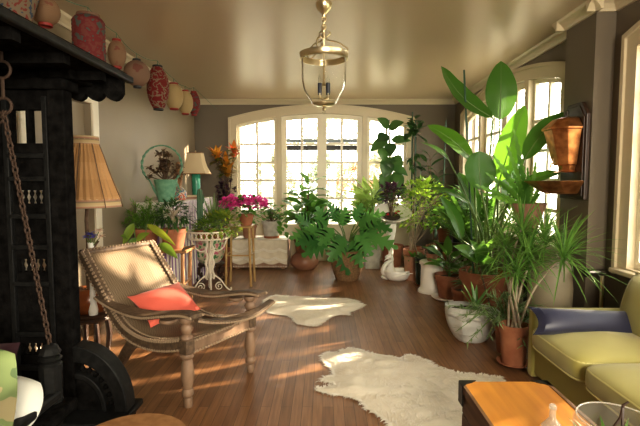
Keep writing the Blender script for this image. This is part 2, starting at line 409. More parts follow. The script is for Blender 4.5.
def tag(o, label, cat, group=None):
    o['label'] = label; o['category'] = cat
    if group: o['group'] = group
    return o
def struct(o, label=None):
    o['kind'] = 'structure'
    if label: o['label'] = label
    return o

# ------------------------------------------------------------------ room shell
XL, XR, XN, XP = -2.15, 2.20, 2.21, 2.06
YB, YF, CEIL = 7.60, -2.2, 2.70
PY0, PY1 = 3.50, 3.92
T = .22
def arch(u): return 2.62-.22*(u/1.56)**2
HW = 1.56
def columns(mb, u0, u1, zb, zt, holes, fr, d0, d1, step=.07):
    """solid panel in (u,z) with openings; fr(u, d, z) -> 3d; d0..d1 thickness"""
    us = {u0, u1}
    for h in holes: us |= {h[0], h[1]}
    us = sorted(us); full = []
    for a, b in zip(us, us[1:]):
        k = max(1, math.ceil((b-a)/step-1e-6))
        full += [a+(b-a)*i/k for i in range(k)]
    full.append(us[-1])
    g = lambda z, u: z(u) if callable(z) else z
    def hx(a, b, z0, z1):
        if g(z1, a)-g(z0, a) < 1e-4 and g(z1, b)-g(z0, b) < 1e-4: return
        mb.hexa([fr(a, d0, g(z0, a)), fr(b, d0, g(z0, b)), fr(b, d1, g(z0, b)), fr(a, d1, g(z0, a)), fr(a, d0, g(z1, a)), fr(b, d0, g(z1, b)), fr(b, d1, g(z1, b)), fr(a, d1, g(z1, a))])
    for a, b in zip(full, full[1:]):
        mid = (a+b)/2; cur = zb
        hs = sorted([h for h in holes if h[0]-1e-6 <= mid <= h[1]+1e-6], key=lambda h: g(h[2], mid))
        for h in hs:
            hx(a, b, cur, h[2]); cur = h[3]
        hx(a, b, cur, zt)
wn = [0]; dn = [0]; tn = [0]
def window_unit(fr, doors, sill, open_from):
    """three-part arched unit: casing, two fixed side lights, centre pair of leaves.  fr(u, d, z), d>0 into the room"""
    a_in = lambda u: arch(u)-.15
    lights = [(-1.42, -.76), (.76, 1.42)]
    mid = [(-.675, .003), (-.003, .675)]
    zb_mid = 0.02 if doors else sill
    holes = [(a, b, sill, a_in) for a, b in lights]+[(a, b, zb_mid, a_in) for a, b in mid]
    tn[0] += 1
    mb = MB(); columns(mb, -HW, HW, open_from, arch, holes, fr, -.10, .025)
    # raised outer moulding
    for i in range(24):
        u0 = -HW+2*HW*i/24; u1 = -HW+2*HW*(i+1)/24
        q = lambda u, d, dz: fr(u, d, arch(u)+dz)
        mb.hexa([q(u0,.025,-.035), q(u1,.025,-.035), q(u1,.045,-.035), q(u0,.045,-.035), q(u0,.025,0), q(u1,.025,0), q(u1,.045,0), q(u0,.045,0)])
    for u in (-HW, HW-.035):
        z1 = arch(HW)-.03
        mb.hexa([fr(u,.025,open_from), fr(u+.035,.025,open_from), fr(u+.035,.045,open_from), fr(u,.045,open_from), fr(u,.025,z1), fr(u+.035,.025,z1), fr(u+.035,.045,z1), fr(u,.045,z1)])
    struct(mb.build('trim_%d' % tn[0], 'trim', smooth=False))
    rows = [1.06, 1.36, 1.66, 1.97]
    for (a, b), isdoor in [(l, False) for l in lights]+[(m_, True) for m_ in mid]:
        leaf_door = isdoor and doors
        zb = zb_mid if isdoor else sill
        if leaf_door: dn[0] += 1; nm = 'door_%d' % dn[0]
        else: wn[0] += 1; nm = 'window_%d' % wn[0]
        st = .082 if isdoor else .045
        ga, gb = a+st, b-st
        gz = .62 if leaf_door else zb+st+.01
        gt = lambda u: arch(u)-.15-(.075 if isdoor else .045)
        sash = MB(); columns(sash, a+.003, b-.003, zb+.003, lambda u: arch(u)-.153, [(ga, gb, gz, gt)], fr, -.075, -.03)
        root = struct(sash.build(nm, 'white', smooth=False))
        if leaf_door:
            pm = MB(); columns(pm, a+.14, b-.14, .16, .50, [], fr, -.03, -.018); pm.build('panel', 'white', root, smooth=False)
            hd = MB(); uu = -.05 if a < 0 else .05
            p0 = Vector(fr(uu, -.03, .95)); p1 = Vector(fr(uu, .015, .95)); p2 = Vector(fr(uu+(-.09 if a < 0 else .09), .015, .95)); hd.tube([p0, p1, p2], .008, 6); hd.build('handle', 'brass', root)
        mu = MB(); mid_u = (ga+gb)/2
        zt = gt(mid_u)
        mu.hexa([fr(mid_u-.019, -.068, gz)]+[fr(mid_u+.019,-.068,gz), fr(mid_u+.019,-.033,gz), fr(mid_u-.019,-.033,gz), fr(mid_u-.019,-.068,zt), fr(mid_u+.019,-.068,zt), fr(mid_u+.019,-.033,zt), fr(mid_u-.019,-.033,zt)])
        rr = ([.84] if leaf_door else [])+rows
        for z in rr:
            if z < gz+.1: continue
            mu.hexa([fr(ga,-.07,z-.017), fr(gb,-.07,z-.017), fr(gb,-.035,z-.017), fr(ga,-.035,z-.017), fr(ga,-.07,z+.017), fr(gb,-.07,z+.017), fr(gb,-.035,z+.017), fr(ga,-.035,z+.017)])
        mu.build('muntin', 'white', root, smooth=False)
        pn = MB(); k = 8
        for i in range(k):
            u0 = ga+(gb-ga)*i/k; u1 = ga+(gb-ga)*(i+1)/k
            pn.add([fr(u0,-.052,gz), fr(u1,-.052,gz), fr(u1,-.052,gt(u1)), fr(u0,-.052,gt(u0))], [(0,1,2,3)])
        pn.build('pane', 'glass', root, smooth=False)
    # stool under the side lights
    for k, (a, b) in enumerate(lights if doors else [(-1.5, 1.5)]):
        tn[0] += 1
        s_ = MB(); s_.hexa([fr(a-.03,-.02,sill-.045), fr(b+.03,-.02,sill-.045), fr(b+.03,.085,sill-.045), fr(a-.03,.085,sill-.045), fr(a-.03,-.02,sill-.01), fr(b+.03,-.02,sill-.01), fr(b+.03,.085,sill-.01), fr(a-.03,.085,sill-.01)])
        struct(s_.build('trim_%d' % tn[0], 'trim', smooth=False, bevel=.008))

CB, CR, CN = -.02, 5.62, 1.80
fb = lambda u, d, z: Vector((CB+u, YB-d, z))
fr_ = lambda u, d, z: Vector((XR-d, CR-u, z))
fn = lambda u, d, z: Vector((XN-d, CN-u, z))
# walls (with the arched openings cut)
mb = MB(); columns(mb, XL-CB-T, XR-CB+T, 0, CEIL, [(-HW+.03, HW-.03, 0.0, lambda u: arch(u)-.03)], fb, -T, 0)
struct(mb.build('wall_back', 'wall_shaded', smooth=False))
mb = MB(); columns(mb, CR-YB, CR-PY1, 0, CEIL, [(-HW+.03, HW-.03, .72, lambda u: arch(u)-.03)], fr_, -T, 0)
struct(mb.build('wall_right', 'wall_shaded', smooth=False))
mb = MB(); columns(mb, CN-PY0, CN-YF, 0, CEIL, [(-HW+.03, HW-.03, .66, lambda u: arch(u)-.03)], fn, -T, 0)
struct(mb.build('wall_right_near', 'wall_shaded', smooth=False))
struct(MB().box((XP, PY0, 0), (XR+T, PY1, CEIL)).build('wall_pier', 'wall_shaded', smooth=False))
# left wall with a door
DY0, DY1, DZ = 3.30, 4.20, 2.06
mb = MB(); fl = lambda u, d, z: Vector((XL+d, u, z))
columns(mb, YF, YB, 0, CEIL, [(DY0, DY1, 0, DZ)], fl, -T, 0, step=20)
struct(mb.build('wall_left', 'wall', smooth=False))
dn[0] += 1
dr = struct(MB().box((XL-.10, DY0+.005, .005), (XL-.055, DY1-.005, DZ-.005)).build('door_3', 'wall', smooth=False))
struct(MB().box((XL-T, YF-T, 0), (XN+T, YF, CEIL)).build('wall_front', 'wall', smooth=False))
struct(MB().box((XL-T, YF-T, -.1), (XN+T, YB+T, 0)).build('floor', 'floor', smooth=False))
struct(MB().box((XL-T, YF-T, CEIL), (XN+T, YB+T, CEIL+.1)).build('ceiling', 'ceil', smooth=False))
window_unit(fb, True, .80, 0)
window_unit(fr_, False, .76, .70)
window_unit(fn, False, .72, .66)
# left door casing
mb = MB(); mb.box((XL, DY1, 0), (XL+.025, DY1+.11, DZ+.11)); mb.box((XL, DY0-.11, 0), (XL+.025, DY0, DZ+.11)); mb.box((XL, DY0, DZ), (XL+.025, DY1, DZ+.11))
tn[0] += 1; struct(mb.build('trim_%d' % tn[0], 'white', smooth=False, bevel=.006))
# crown moulding
prof = [(0, 0), (.02, 0), (.028, .02), (.05, .045), (.075, .06), (.085, .08), (0, .08)]
def crown(a, b, nx, ny):
    mb = MB(); f = lambda P: (lambda d, z: (P[0]+nx*d, P[1]+ny*d, CEIL-.082+z))
    mb.prism(prof, f(a), f(b)); tn[0] += 1; struct(mb.build('trim_%d' % tn[0], 'trim', smooth=False))
crown((XL, YB), (XR, YB), 0, -1); crown((XL, YF), (XL, YB), 1, 0); crown((XR, YB), (XR, PY1), -1, 0)
crown((XP, PY1+.085), (XP, PY0-.085), -1, 0); crown((XP-.085, PY0), (XN, PY0), 0, -1); crown((XN, PY0), (XN, YF), -1, 0)
crown((XP-.085, PY1), (XR, PY1), 0, 1)
# baseboards
def base(n, lo, hi): struct(MB().box(lo, hi).build(n, 'trim', smooth=False, bevel=.005))
base('baseboard_left', (XL, DY1+.11, 0), (XL+.02, YB, .16)); base('baseboard_left_near', (XL, YF, 0), (XL+.02, DY0-.11, .16))
base('baseboard_right', (XR-.02, PY1, 0), (XR, YB, .16)); base('baseboard_right_near', (XN-.02, YF, 0), (XN, PY0, .16))
base('baseboard_pier', (XP-.02, PY0-.02, 0), (XN, PY1, .16))
base('baseboard_back_left', (XL, YB-.02, 0), (CB-HW, YB, .16)); base('baseboard_back_right', (CB+HW, YB-.02, 0), (XR, YB, .16))

# ------------------------------------------------------------------ planter's chair
ang = math.atan2(.86, .512)
ch = thing('planter_chair', "reclining planter's chair with woven cane sling, studded brown frame and turned legs", 'chair', (-.66, 2.85, 0), ang)
PRO = [(1.02, .845), (.92, .73), (.80, .595), (.70, .475), (.60, .395), (.50, .355), (.38, .338), (.25, .345), (.12, .37), (.0, .405)]
def smoothcurve(pts, k=4):
    pts = [Vector(p) for p in pts]; out = []
    for i in range(len(pts)-1):
        p0 = pts[max(i-1, 0)]; p1 = pts[i]; p2 = pts[i+1]; p3 = pts[min(i+2, len(pts)-1)]
        for j in range(k):
            t = j/k; out.append(.5*((2*p1)+(p2-p0)*t+(2*p0-5*p1+4*p2-p3)*t*t+(3*p1-p0-3*p2+p3)*t**3))
    out.append(pts[-1]); return out
PR = [tuple(p)[:2] for p in smoothcurve([(a, b, 0) for a, b in PRO], 3)]
mb = MB(); o = 0
vs = []
for (r, z) in PR:
    for x in (-.262, -.13, 0, .13, .262): vs.append((x, r, z-.012*(1-(x/.262)**2)))
n = len(PR); fs = []
for i in range(n-1):
    for j in range(4): k = i*5+j; fs.append((k, k+1, k+6, k+5))
mb.add(vs, fs); cs = mb.build('cane_sling', 'cane', ch, local=True)
so = cs.modifiers.new('solid', 'SOLIDIFY'); so.thickness = .008
def normals2(P):
    out = []
    for i in range(len(P)):
        a = Vector(P[max(i-1, 0)]); b = Vector(P[min(i+1, len(P)-1)]); t = (b-a).normalized(); out.append(Vector((-t.y, t.x)))
    return out
NR = normals2(PR)
def ribbon(mb, P, x0, x1, up, dn, fr=None):
    """solid band following the (r,z) path, x0..x1 across, up/dn along its normal (callables allowed)"""
    N = normals2(P)
    g = lambda q, i: q(i/(len(P)-1)) if callable(q) else q
    vs = []; fs = []
    for i, (p, nn) in enumerate(zip(P, N)):
        p = Vector(p); sgn = 1 if nn.y > 0 else -1; nn = nn*sgn
        a = p+nn*g(up, i); b = p-nn*g(dn, i)
        xa, xb = g(x0, i), g(x1, i)
        vs += [(xa, a.x, a.y), (xb, a.x, a.y), (xb, b.x, b.y), (xa, b.x, b.y)]
    for i in range(len(P)-1):
        for j in range(4): k = i*4; l = (j+1) % 4; fs.append((k+j, k+l, k+4+l, k+4+j))
    fs += [(3,2,1,0), tuple(len(vs)-4+q for q in range(4))]
    mb.add(vs, fs)
for sx in (-1, 1):
    mb = MB(); xs = sorted((sx*.26, sx*.305)); ribbon(mb, PR, xs[0], xs[1], .018, .05)
    rail = mb.build('side_rail', 'rattan', ch, local=True, bevel=.004)
    st = MB()
    L_ = 0
    for i in range(0, len(PR)):
        p = Vector(PR[i]); nn = NR[i] if NR[i].y > 0 else -NR[i]
        if i < len(PR)-1: q = Vector(PR[i+1])
        for t in (0, .5) if i < len(PR)-1 else (0,):
            w = p.lerp(q, t)
            for x in (sx*.264, sx*.301): st.ball((x, w.x+nn.x*.019, w.y+nn.y*.019), .009, 6, 4)
            for up in (.012, -.045): st.ball((sx*.306, w.x+nn.x*up, w.y+nn.y*up), .009, 6, 4)
    st.build('bone_studs', 'bone', rail, local=True)['kind'] = 'stuff'
    # legs: turned front leg (+ block), sabre rear leg
    prof = [(.0, 0), (.017, 0), (.02, .012), (.021, .05), (.017, .06), (.027, .075), (.029, .09), (.026, .105), (.02, .115), (.024, .135), (.032, .19), (.029, .25), (.023, .285), (.022, .295), (.031, .305), (.033, .318), (.03, .33), (.0, .33)]
    prof = [(r_*1.28, z_) for r_, z_ in prof]; fl_ = MB().lathe(prof, (sx*.287, 0, 0), 14).build('front_leg', 'rattanlight', ch, local=True)
    MB().cbox((sx*.287, 0, .372), (.066, .066, .085)).build('leg_block', 'rattan', fl_, local=True, bevel=.006)
    prof2 = [(0, .41), (.025, .41), (.033, .422), (.03, .437), (.02, .447), (.028, .465), (.032, .482), (.026, .50), (.02, .508), (.03, .52), (.034, .535), (.03, .548), (0, .548)]
    prof2 = [(r_*1.2, z_) for r_, z_ in prof2]; MB().lathe(prof2, (sx*.287, 0, 0), 14).build('arm_post', 'rattanlight', ch, local=True)
    mb = MB(); RP = [tuple(p)[:2] for p in smoothcurve([(.42, .325, 0), (.52, .30, 0), (.60, .23, 0), (.67, .14, 0), (.76, .055, 0), (.87, .0, 0)], 3)]
    ribbon(mb, RP, sx*.262-.02, sx*.262+.02, .025, lambda t: .05-.02*t); mb.build('rear_leg', 'rattan', ch, local=True, bevel=.004)
    AP = [tuple(p)[:2] for p in smoothcurve([(.84, .560, 0), (.76, .535, 0), (.62, .515, 0), (.45, .508, 0), (.30, .517, 0), (.14, .548, 0), (.0, .572, 0), (-.10, .572, 0)], 4)]
    wid = lambda t: (.030+.035*math.sin(PI*min(1, max(0, t*1.15-.12)))**2+.018*max(0, t-.75)*4)
    mb = MB(); ribbon(mb, AP, lambda t: sx*.30-wid(t), lambda t: sx*.30+wid(t), .012, .016)
    arm = mb.build('arm', 'rattan', ch, local=True, bevel=.004)
    st = MB()
    for i in range(0, len(AP)):
        for sg in (-1, 1):
            t = i/(len(AP)-1); st.ball((sx*.30+sg*(wid(t)+.001), AP[i][0], AP[i][1]-.003), .009, 6, 4)
            if i < len(AP)-1: st.ball((sx*.30+sg*(wid(t)+.001), (AP[i][0]+AP[i+1][0])/2, (AP[i][1]+AP[i+1][1])/2-.003), .009, 6, 4)
    st.build('bone_studs', 'bone', arm, local=True)['kind'] = 'stuff'
    MB().lathe([(0, .502), (.05, .502), (.055, .51), (.05, .522), (0, .522)], (sx*.30-.01, .13, 0), 16).build('swivel_disc', 'rattanlight', ch, local=True)
mb = MB().cbox((0, 0, .362), (.52, .04, .075)); fr0 = mb.build('front_rail', 'rattanlight', ch, local=True, bevel=.006)
st = MB()
for i in range(22):
    for z in (.328, .398): st.ball((-.25+.5*i/21, -.021, z), .009, 6, 4)
st.build('bone_studs', 'bone', fr0, local=True)['kind'] = 'stuff'
mb = MB().tube([(-.305, 1.025, .845), (.305, 1.025, .845)], .026, 10); tr_ = mb.build('top_rail', 'rattan', ch, local=True)
st = MB()
for i in range(24): st.ball((-.29+.58*i/23, 1.012, .868), .009, 6, 4)
st.build('bone_studs', 'bone', tr_, local=True)['kind'] = 'stuff'
# swing-out leg rest turned across the front, from under the near arm to beyond the far leg
LP = smoothcurve([(-.27, -.06, .535), (-.16, -.075, .50), (.0, -.085, .468), (.15, -.085, .455), (.28, -.085, .463), (.43, -.08, .49)], 4)
mb = MB(); vs = []; fs = []
for i, p in enumerate(LP):
    t = i/(len(LP)-1); w = .026+.022*math.sin(PI*t)
    vs += [(p.x, p.y-w, p.z+.013), (p.x, p.y+w*.7, p.z+.013), (p.x, p.y+w*.7, p.z-.013), (p.x, p.y-w, p.z-.013)]
for i in range(len(LP)-1):
    for j in range(4): k = i*4; l = (j+1) % 4; fs.append((k+j, k+l, k+4+l, k+4+j))
fs += [(3,2,1,0), tuple(len(vs)-4+q for q in range(4))]
lr = mb.add(vs, fs).build('leg_rest', 'rattan', ch, local=True, bevel=.004)
st = MB()
for i, p in enumerate(LP):
    t = i/(len(LP)-1); w = .026+.022*math.sin(PI*t); st.ball((p.x, p.y-w-.001, p.z-.004), .009, 6, 4)
    if i < len(LP)-1:
        q = (p+LP[i+1])/2; st.ball((q.x, q.y-w-.001, q.z-.004), .009, 6, 4)
st.build('bone_studs', 'bone', lr, local=True)['kind'] = 'stuff'
# coral pillow on the chair
def chp(w, r, z):
    return wmat(ch)@Vector((w, r, z))
cw = (wmat(ch).to_3x3()@Vector((1, .0, 0))); cr = (wmat(ch).to_3x3()@Vector((0, .80, .62)))
pl = MB().pillow(chp(.01, .535, .485),   .45, .29, .16, cw+Vector((0,0,.03)), cr); tag(pl.build('cushion', 'red'), "coral red oblong cushion lying in the cane seat of the planter's chair", 'cushion')

# ------------------------------------------------------------------ fleece rugs
def inside(p, poly):
    c = False; j = len(poly)-1
    for i in range(len(poly)):
        a, b = poly[i], poly[j]
        if (a[1] > p[1]) != (b[1] > p[1]) and p[0] < (b[0]-a[0])*(p[1]-a[1])/(b[1]-a[1])+a[0]: c = not c
        j = i
    return c
def fleece(name, label, pix, nt, seed):
    rr = random.Random(seed); poly = [onz(*p, .0) for p in pix]; poly = [(p.x, p.y) for p in poly]
    bm = bmesh.new(); vs = [bm.verts.new((x, y, 0)) for x, y in poly]; f = bm.faces.new(vs)
    bmesh.ops.triangulate(bm, faces=[f])
    for _ in range(4):
        bmesh.ops.subdivide_edges(bm, edges=[e for e in bm.edges if e.calc_length() > .06], cuts=1, use_grid_fill=False)
        bmesh.ops.triangulate(bm, faces=bm.faces[:])
    bmesh.ops.recalc_face_normals(bm, faces=bm.faces[:])
    from mathutils import noise
    dist = lambda x, y: min(((Vector((x, y))-Vector(a)).dot(Vector(b)-Vector(a)), a, b) and _segd((x, y), a, b) for a, b in zip(poly, poly[1:]+poly[:1]))
    for v in bm.verts:
        d = min(1, dist(v.co.x, v.co.y)/.10)
        v.co.z = .004+.03*d*(.6+.8*abs(noise.noise(v.co*7)))
    for f in bm.faces:
        if f.normal.z < 0: f.normal_flip()
    me = bpy.data.meshes.new(name); bm.to_mesh(me); bm.free(); me.materials.append(M['hide'])
    me.polygons.foreach_set('use_smooth', [True]*len(me.polygons))
    cx = sum(p[0] for p in poly)/len(poly); cy = sum(p[1] for p in poly)/len(poly)
    t = thing(name, label, 'rug', (cx, cy, 0))
    ob = bpy.data.objects.new('hide', me); COL.objects.link(ob); ob.parent = t; ob.location = (-cx, -cy, 0)
    mb = MB(); x0, x1 = min(p[0] for p in poly), max(p[0] for p in poly); y0, y1 = min(p[1] for p in poly), max(p[1] for p in poly)
    k = 0
    while k < nt:
        x, y = rr.uniform(x0, x1), rr.uniform(y0, y1)
        if not inside((x, y), poly): continue
        k += 1; dd = dist(x, y); d = Vector((x-cx, y-cy, 0)).normalized(); a = rr.uniform(-.8, .8)+1.2*noise.noise(Vector((x*3, y*3, 1)))
        d = Quaternion(Z3, a)@d; d.z = .12
        mb.leaf((x, y, .004+.026*min(1, dd/.1)), d, rr.uniform(.03, .05), .007, 'lance', .9, .1, 3)
    for a, b in zip(poly, poly[1:]+poly[:1]):
        a, b = Vector((*a, 0)), Vector((*b, 0)); nrm = (b-a).cross(Z3).normalized(); m_ = (a+b)/2
        if inside((m_.x+nrm.x*.01, m_.y+nrm.y*.01), poly): nrm = -nrm
        for i in range(int((b-a).length/.006)):
            p = a.lerp(b, rr.random()); p.z = .008; mb.leaf(p-nrm*.02, nrm+Vector((rr.uniform(-.6, .6), rr.uniform(-.6, .6), .15)), rr.uniform(.03, .055), .012, 'strap', .5, .1, 3)
    mb.build('fleece', 'cream', t)
def _segd(p, a, b):
    a = Vector(a); b = Vector(b); p = Vector(p); d = b-a; t = max(0, min(1, (p-a).dot(d)/max(1e-9, d.length_squared))); return (a+d*t-p).length
fleece('fleece_rug', "smaller cream fleece rug on the floorboards beyond the planter's chair", [(264,301),(270,297),(277,295.5),(290,297),(307,297.5),(320,299),(334,299),(346,299),(356,301),(365.5,305.5),(358,310),(349,313),(350,316),(342,315),(334,316.5),(326,321),(317,327),(305,326),(296,324),(293,319),(287,316),(276,315),(268,313),(263,307)], 900, 3)
fleece('fleece_rug', 'larger cream fleece rug spread in front of the orange chest', [(322,361),(321,356),(326,353.5),(337,353),(345,349.5),(352,348.5),(361,351),(370,353.5),(380,356),(390,357),(401,359),(404,361),(404,356),(409,355.5),(416,357),(427,361),(437,367),(450,371.5),(463,374),(480,375),(500,378),(510,390),(508,420),(500,446),(470,452),(440,450),(410,446),(392,434),(388,424),(379,417),(366,409),(360,402),(349,397.5),(338,396),(328,394.5),(318,391.5),(317,388),(327,387.5),(334,385),(327,383),(320,381.5),(323,378),(334,377),(331,370),(326,365)], 3000, 4)

# ------------------------------------------------------------------ sofa
SX0, SX1, SYE = 1.40, 2.18, 3.02
sf = thing('sofa', 'olive green upholstered sofa with loose piped seat cushions', 'sofa', ((SX0+SX1)/2, 1.6, 0))
MB().box((SX0+.02, .1, .05), (SX1-.02, SYE-.02, .27)).build('base', 'olivedk', sf, bevel=.02)
MB().box((SX0, SYE-.07, .03), (SX1, SYE, .495)).build('end_panel', 'olive', sf, bevel=.018)
MB().box((SX1-.16, .1, .25), (SX1, SYE-.07, .60)).build('back_frame', 'olivedk', sf, bevel=.03)
for x, y in ((SX0+.08, .2), (SX1-.08, .2), (SX0+.08, SYE-.1), (SX1-.08, SYE-.1)):
    MB().lathe([(0, 0), (.02, 0), (.03, .05), (0, .05)], (x, y, 0), 10).build('foot', 'dkwood', sf)
cy = SYE-.075
for i, w in enumerate((.60, .62, .62, .62)):
    c = (1.70, cy-w/2, .325); cu = MB().puff(c, (.68, w-.006, .15), .24, top=.045).build('seat_cushion', 'olive', sf)
    pp = MB()
    for zz in (.045, -.055):
        pts = []
        for k in range(40):
            th = 2*PI*k/40; x = math.copysign(abs(math.cos(th))**.24, math.cos(th)); y = math.copysign(abs(math.sin(th))**.24, math.sin(th))
            pts.append((c[0]+x*.331, c[1]+y*(w/2-.012), c[2]+zz))
        pp.tube(pts, .0065, 5, True)
    pp.build('piping', 'pipe', cu)
    bq = MB().pillow((2.00, cy-w/2-(0.02 if i == 0 else 0), .55), w*1.0, .42, .26, (0, 1, 0), (.22, 0, 1), power=.42, pinch=.05).build('back_cushion', 'olive', sf)
    cy -= w
bo = MB().pillow((1.655, 2.76, .468), .72, .18, .15, (1, -.03, -.03), (.0, .5, .8), pinch=.14, power=.4)
tag(bo.build('cushion', 'navy'), 'long slate blue satin cushion at the far end of the olive sofa', 'cushion')

# ------------------------------------------------------------------ chest in the foreground
cx0, cx1, cy0, cy1, cz = .605, .985, .95, 1.93, .47
ct = thing('chest', 'long wooden chest with an orange top and iron corner plates, in front of the sofa', 'chest', ((cx0+cx1)/2, (cy0+cy1)/2, 0), 0)
MB().box((cx0, cy0, cz-.03), (cx1, cy1, cz)).build('lid', 'chest', ct, bevel=.004)
bd = MB()
for i in range(4): bd.box((cx0+.008, cy0+.008, .02+i*.105), (cx1-.008, cy1-.008, .12+i*.105))
bd.build('body', 'cheststile', ct, bevel=.004)
ed = MB(); ed.box((cx1-.012, cy0, cz-.028), (cx1+.003, cy1, cz+.003)); ed.box((cx0-.003, cy0, cz-.035), (cx0+.010, cy1, cz+.002)); ed.build('edge_trim', 'cheststile', ct)
for x, y in ((cx0, cy1), (cx1, cy1), (cx0, cy0), (cx1, cy0)):
    sx = 1 if x == cx0 else -1; sy = 1 if y == cy0 else -1
    m_ = MB()
    xs = sorted((x-sx*.004, x+sx*.06)); ys = sorted((y-sy*.004, y+sy*.05))
    a_ = [(x-sx*.004, y-sy*.004), (x+sx*.07, y-sy*.004), (x+sx*.045, y+sy*.018), (x+sx*.02, y+sy*.03), (x-sx*.004, y+sy*.06)]
    if sx*sy < 0: a_ = a_[::-1]
    m_.prism(a_, lambda u, v: (u, v, cz-.001), lambda u, v: (u, v, cz+.003))
    ys2 = sorted((y-sy*.004, y+sy*.05)); m_.box((x-sx*.006 if sx > 0 else x, ys2[0], cz-.09), (x if sx > 0 else x+.006, ys2[1], cz))
    xs2 = sorted((x-sx*.004, x+sx*.05)); m_.box((xs2[0], y-.006 if sy > 0 else y, cz-.09), (xs2[1], y if sy > 0 else y+.006, cz))
    m_.build('corner_plate', 'iron', ct)
# glass bottle and glass bowl on the chest
bt = ony(553, 404, 1.46)
bx, by = bt.x, 1.46; bh = bt.z-cz
b_ = thing('glass_bottle', 'small clear glass bottle with a ball stopper on the orange chest', 'bottle', (bx, by, cz))
MB().lathe([(0, cz+.002), (.032, cz+.002), (.036, cz+.017), (.034, cz+bh*.42), (.016, cz+bh*.60), (.0105, cz+bh*.66), (.0095, cz+bh*.86), (.013, cz+bh*.88), (.013, cz+bh*.905)], (bx, by, 0), 16).build('body', 'crystal', b_)
MB().lathe([(0, cz+bh*.86), (.007, cz+bh*.87), (.007, cz+bh*.915), (.011, cz+bh*.93), (.012, cz+bh*.965), (.008, cz+bh*.995), (0, cz+bh)], (bx, by, 0), 14).build('stopper', 'crystal', b_)
gx, gy = .872, 1.29; gz = .645
g_ = thing('glass_bowl', 'large clear glass bowl holding dark twigs and moss on the orange chest', 'bowl', (gx, gy, cz))
MB().shell([(0.001, cz+.003), (.05, cz+.003), (.085, cz+.02), (.108, cz+.06), (.118, cz+.11), (.116, cz+.16), (.108, gz), (.106, gz), (.113, cz+.16), (.115, cz+.11), (.105, cz+.062), (.083, cz+.024), (.001, cz+.008)], (gx, gy, 0), 36).build('bowl', 'bowlglass', g_)
MB().torus((gx, gy, gz), .107, .0022, (1, 0, 0), 6, (0, 0, 1), 36).build('rim', 'crystal', g_)
MB().lathe([(0, cz+.010), (.08, cz+.027), (.1, cz+.06), (.06, cz+.075), (0, cz+.08)], (gx, gy, 0), 20).build('moss', 'soil', g_)
tw = MB()
tw.tube([(gx-.03, gy, cz+.07), (gx-.01, gy+.01, cz+.14), (gx+.02, gy+.02, cz+.17), (gx+.035, gy+.03, cz+.205), (gx+.05, gy+.03, cz+.215)], [.005, .004, .004, .005, .003], 6)
tw.tube([(gx+.02, gy, cz+.07), (gx+.022, gy+.01, cz+.14), (gx+.03, gy+.025, cz+.20)], [.004, .004, .005], 6)
tw.build('twig', 'dkwood', g_)
mo = MB()
for i in range(60): a = R.uniform(0, 2*PI); q = R.uniform(.0, .09); mo.leaf((gx+q*math.cos(a), gy+q*math.sin(a), cz+.06), (math.cos(a)*.5, math.sin(a)*.5, 1), R.uniform(.04, .10), .012, 'lance', .7)
mo.build('leaves', 'lf_mid', g_)
rt_ = thing('round_table', 'round honey brown table top at the bottom edge beside the black swing', 'table', (-.590, 1.31, 0))
MB().lathe([(0, .52), (.165, .52), (.178, .53), (.18, .545), (.173, .558), (0, .56)], (-.590, 1.31, 0), 48).build('top', 'oak', rt_)
MB().lathe([(0, 0), (.14, 0), (.14, .02), (.05, .05), (.035, .12), (.05, .3), (.03, .45), (.07, .522), (0, .522)], (-.590, 1.31, 0), 20).build('pedestal', 'dkwood', rt_)

# ------------------------------------------------------------------ carved black swing stand at left
YN, YP = 2.15, 2.23
XPst = -1.228
js = thing('swing_stand', 'tall carved black wooden swing stand with a scalloped canopy', 'swing stand', (-1.6, 1.3, 0))
MB().box((XPst-.082, YN, .205), (XPst, YP, 1.80)).build('post', 'black', js, bevel=.006)
mb = MB(); fp = lambda u, d, z: Vector((u, YN+.015-d, z))
hol = [(-1.495, -1.42, 1.53, 1.69), (-1.405, -1.335, 1.53, 1.69), (-1.495, -1.335, 1.240, 1.305), (-1.495, -1.335, .905, .97), (-1.495, -1.335, .49, .55)]
hol += [(-1.60-.16, -1.60, a, b) for a, b in ((1.53, 1.69), (1.24, 1.305), (.905, .97), (.49, .55))]
columns(mb, -2.08, XPst-.075, .2, 1.8, hol, fp, -.045, 0, step=5)
pnl = mb.build('end_panel', 'black', js, smooth=False)
rl = MB()
for z in (1.36, 1.47, 1.18, 1.03, .85, .60, .43): rl.box((-1.51, YN-.006, z-.012), (-1.32, YN+.02, z+.012))
for x in (-1.51, -1.32): rl.box((x-.012, YN-.006, .3), (x+.012, YN+.02, 1.75))
rl.build('panel_moulding', 'blackedge', js, bevel=.004)
for z0, z1 in ((1.235, 1.31), (.90, .975), (.485, .555)):
    for k in range(5):
        x = -1.475+.03*k
        MB().lathe([(.006, z0), (.011, z0+.02), (.005, (z0+z1)/2), (.011, z1-.02), (.006, z1)], (x, YN+.03, 0), 8).build('spindle', 'black', js)
MB().box((-2.1, YN-.1, 0), (-.985, YP+.06, .175)).build('base_beam', 'black', js, bevel=.008)
bl = MB().box((-2.1, YN-.12, .175), (-.95, YP+.07, .207)); bl.build('base_moulding', 'blackedge', js, bevel=.008)
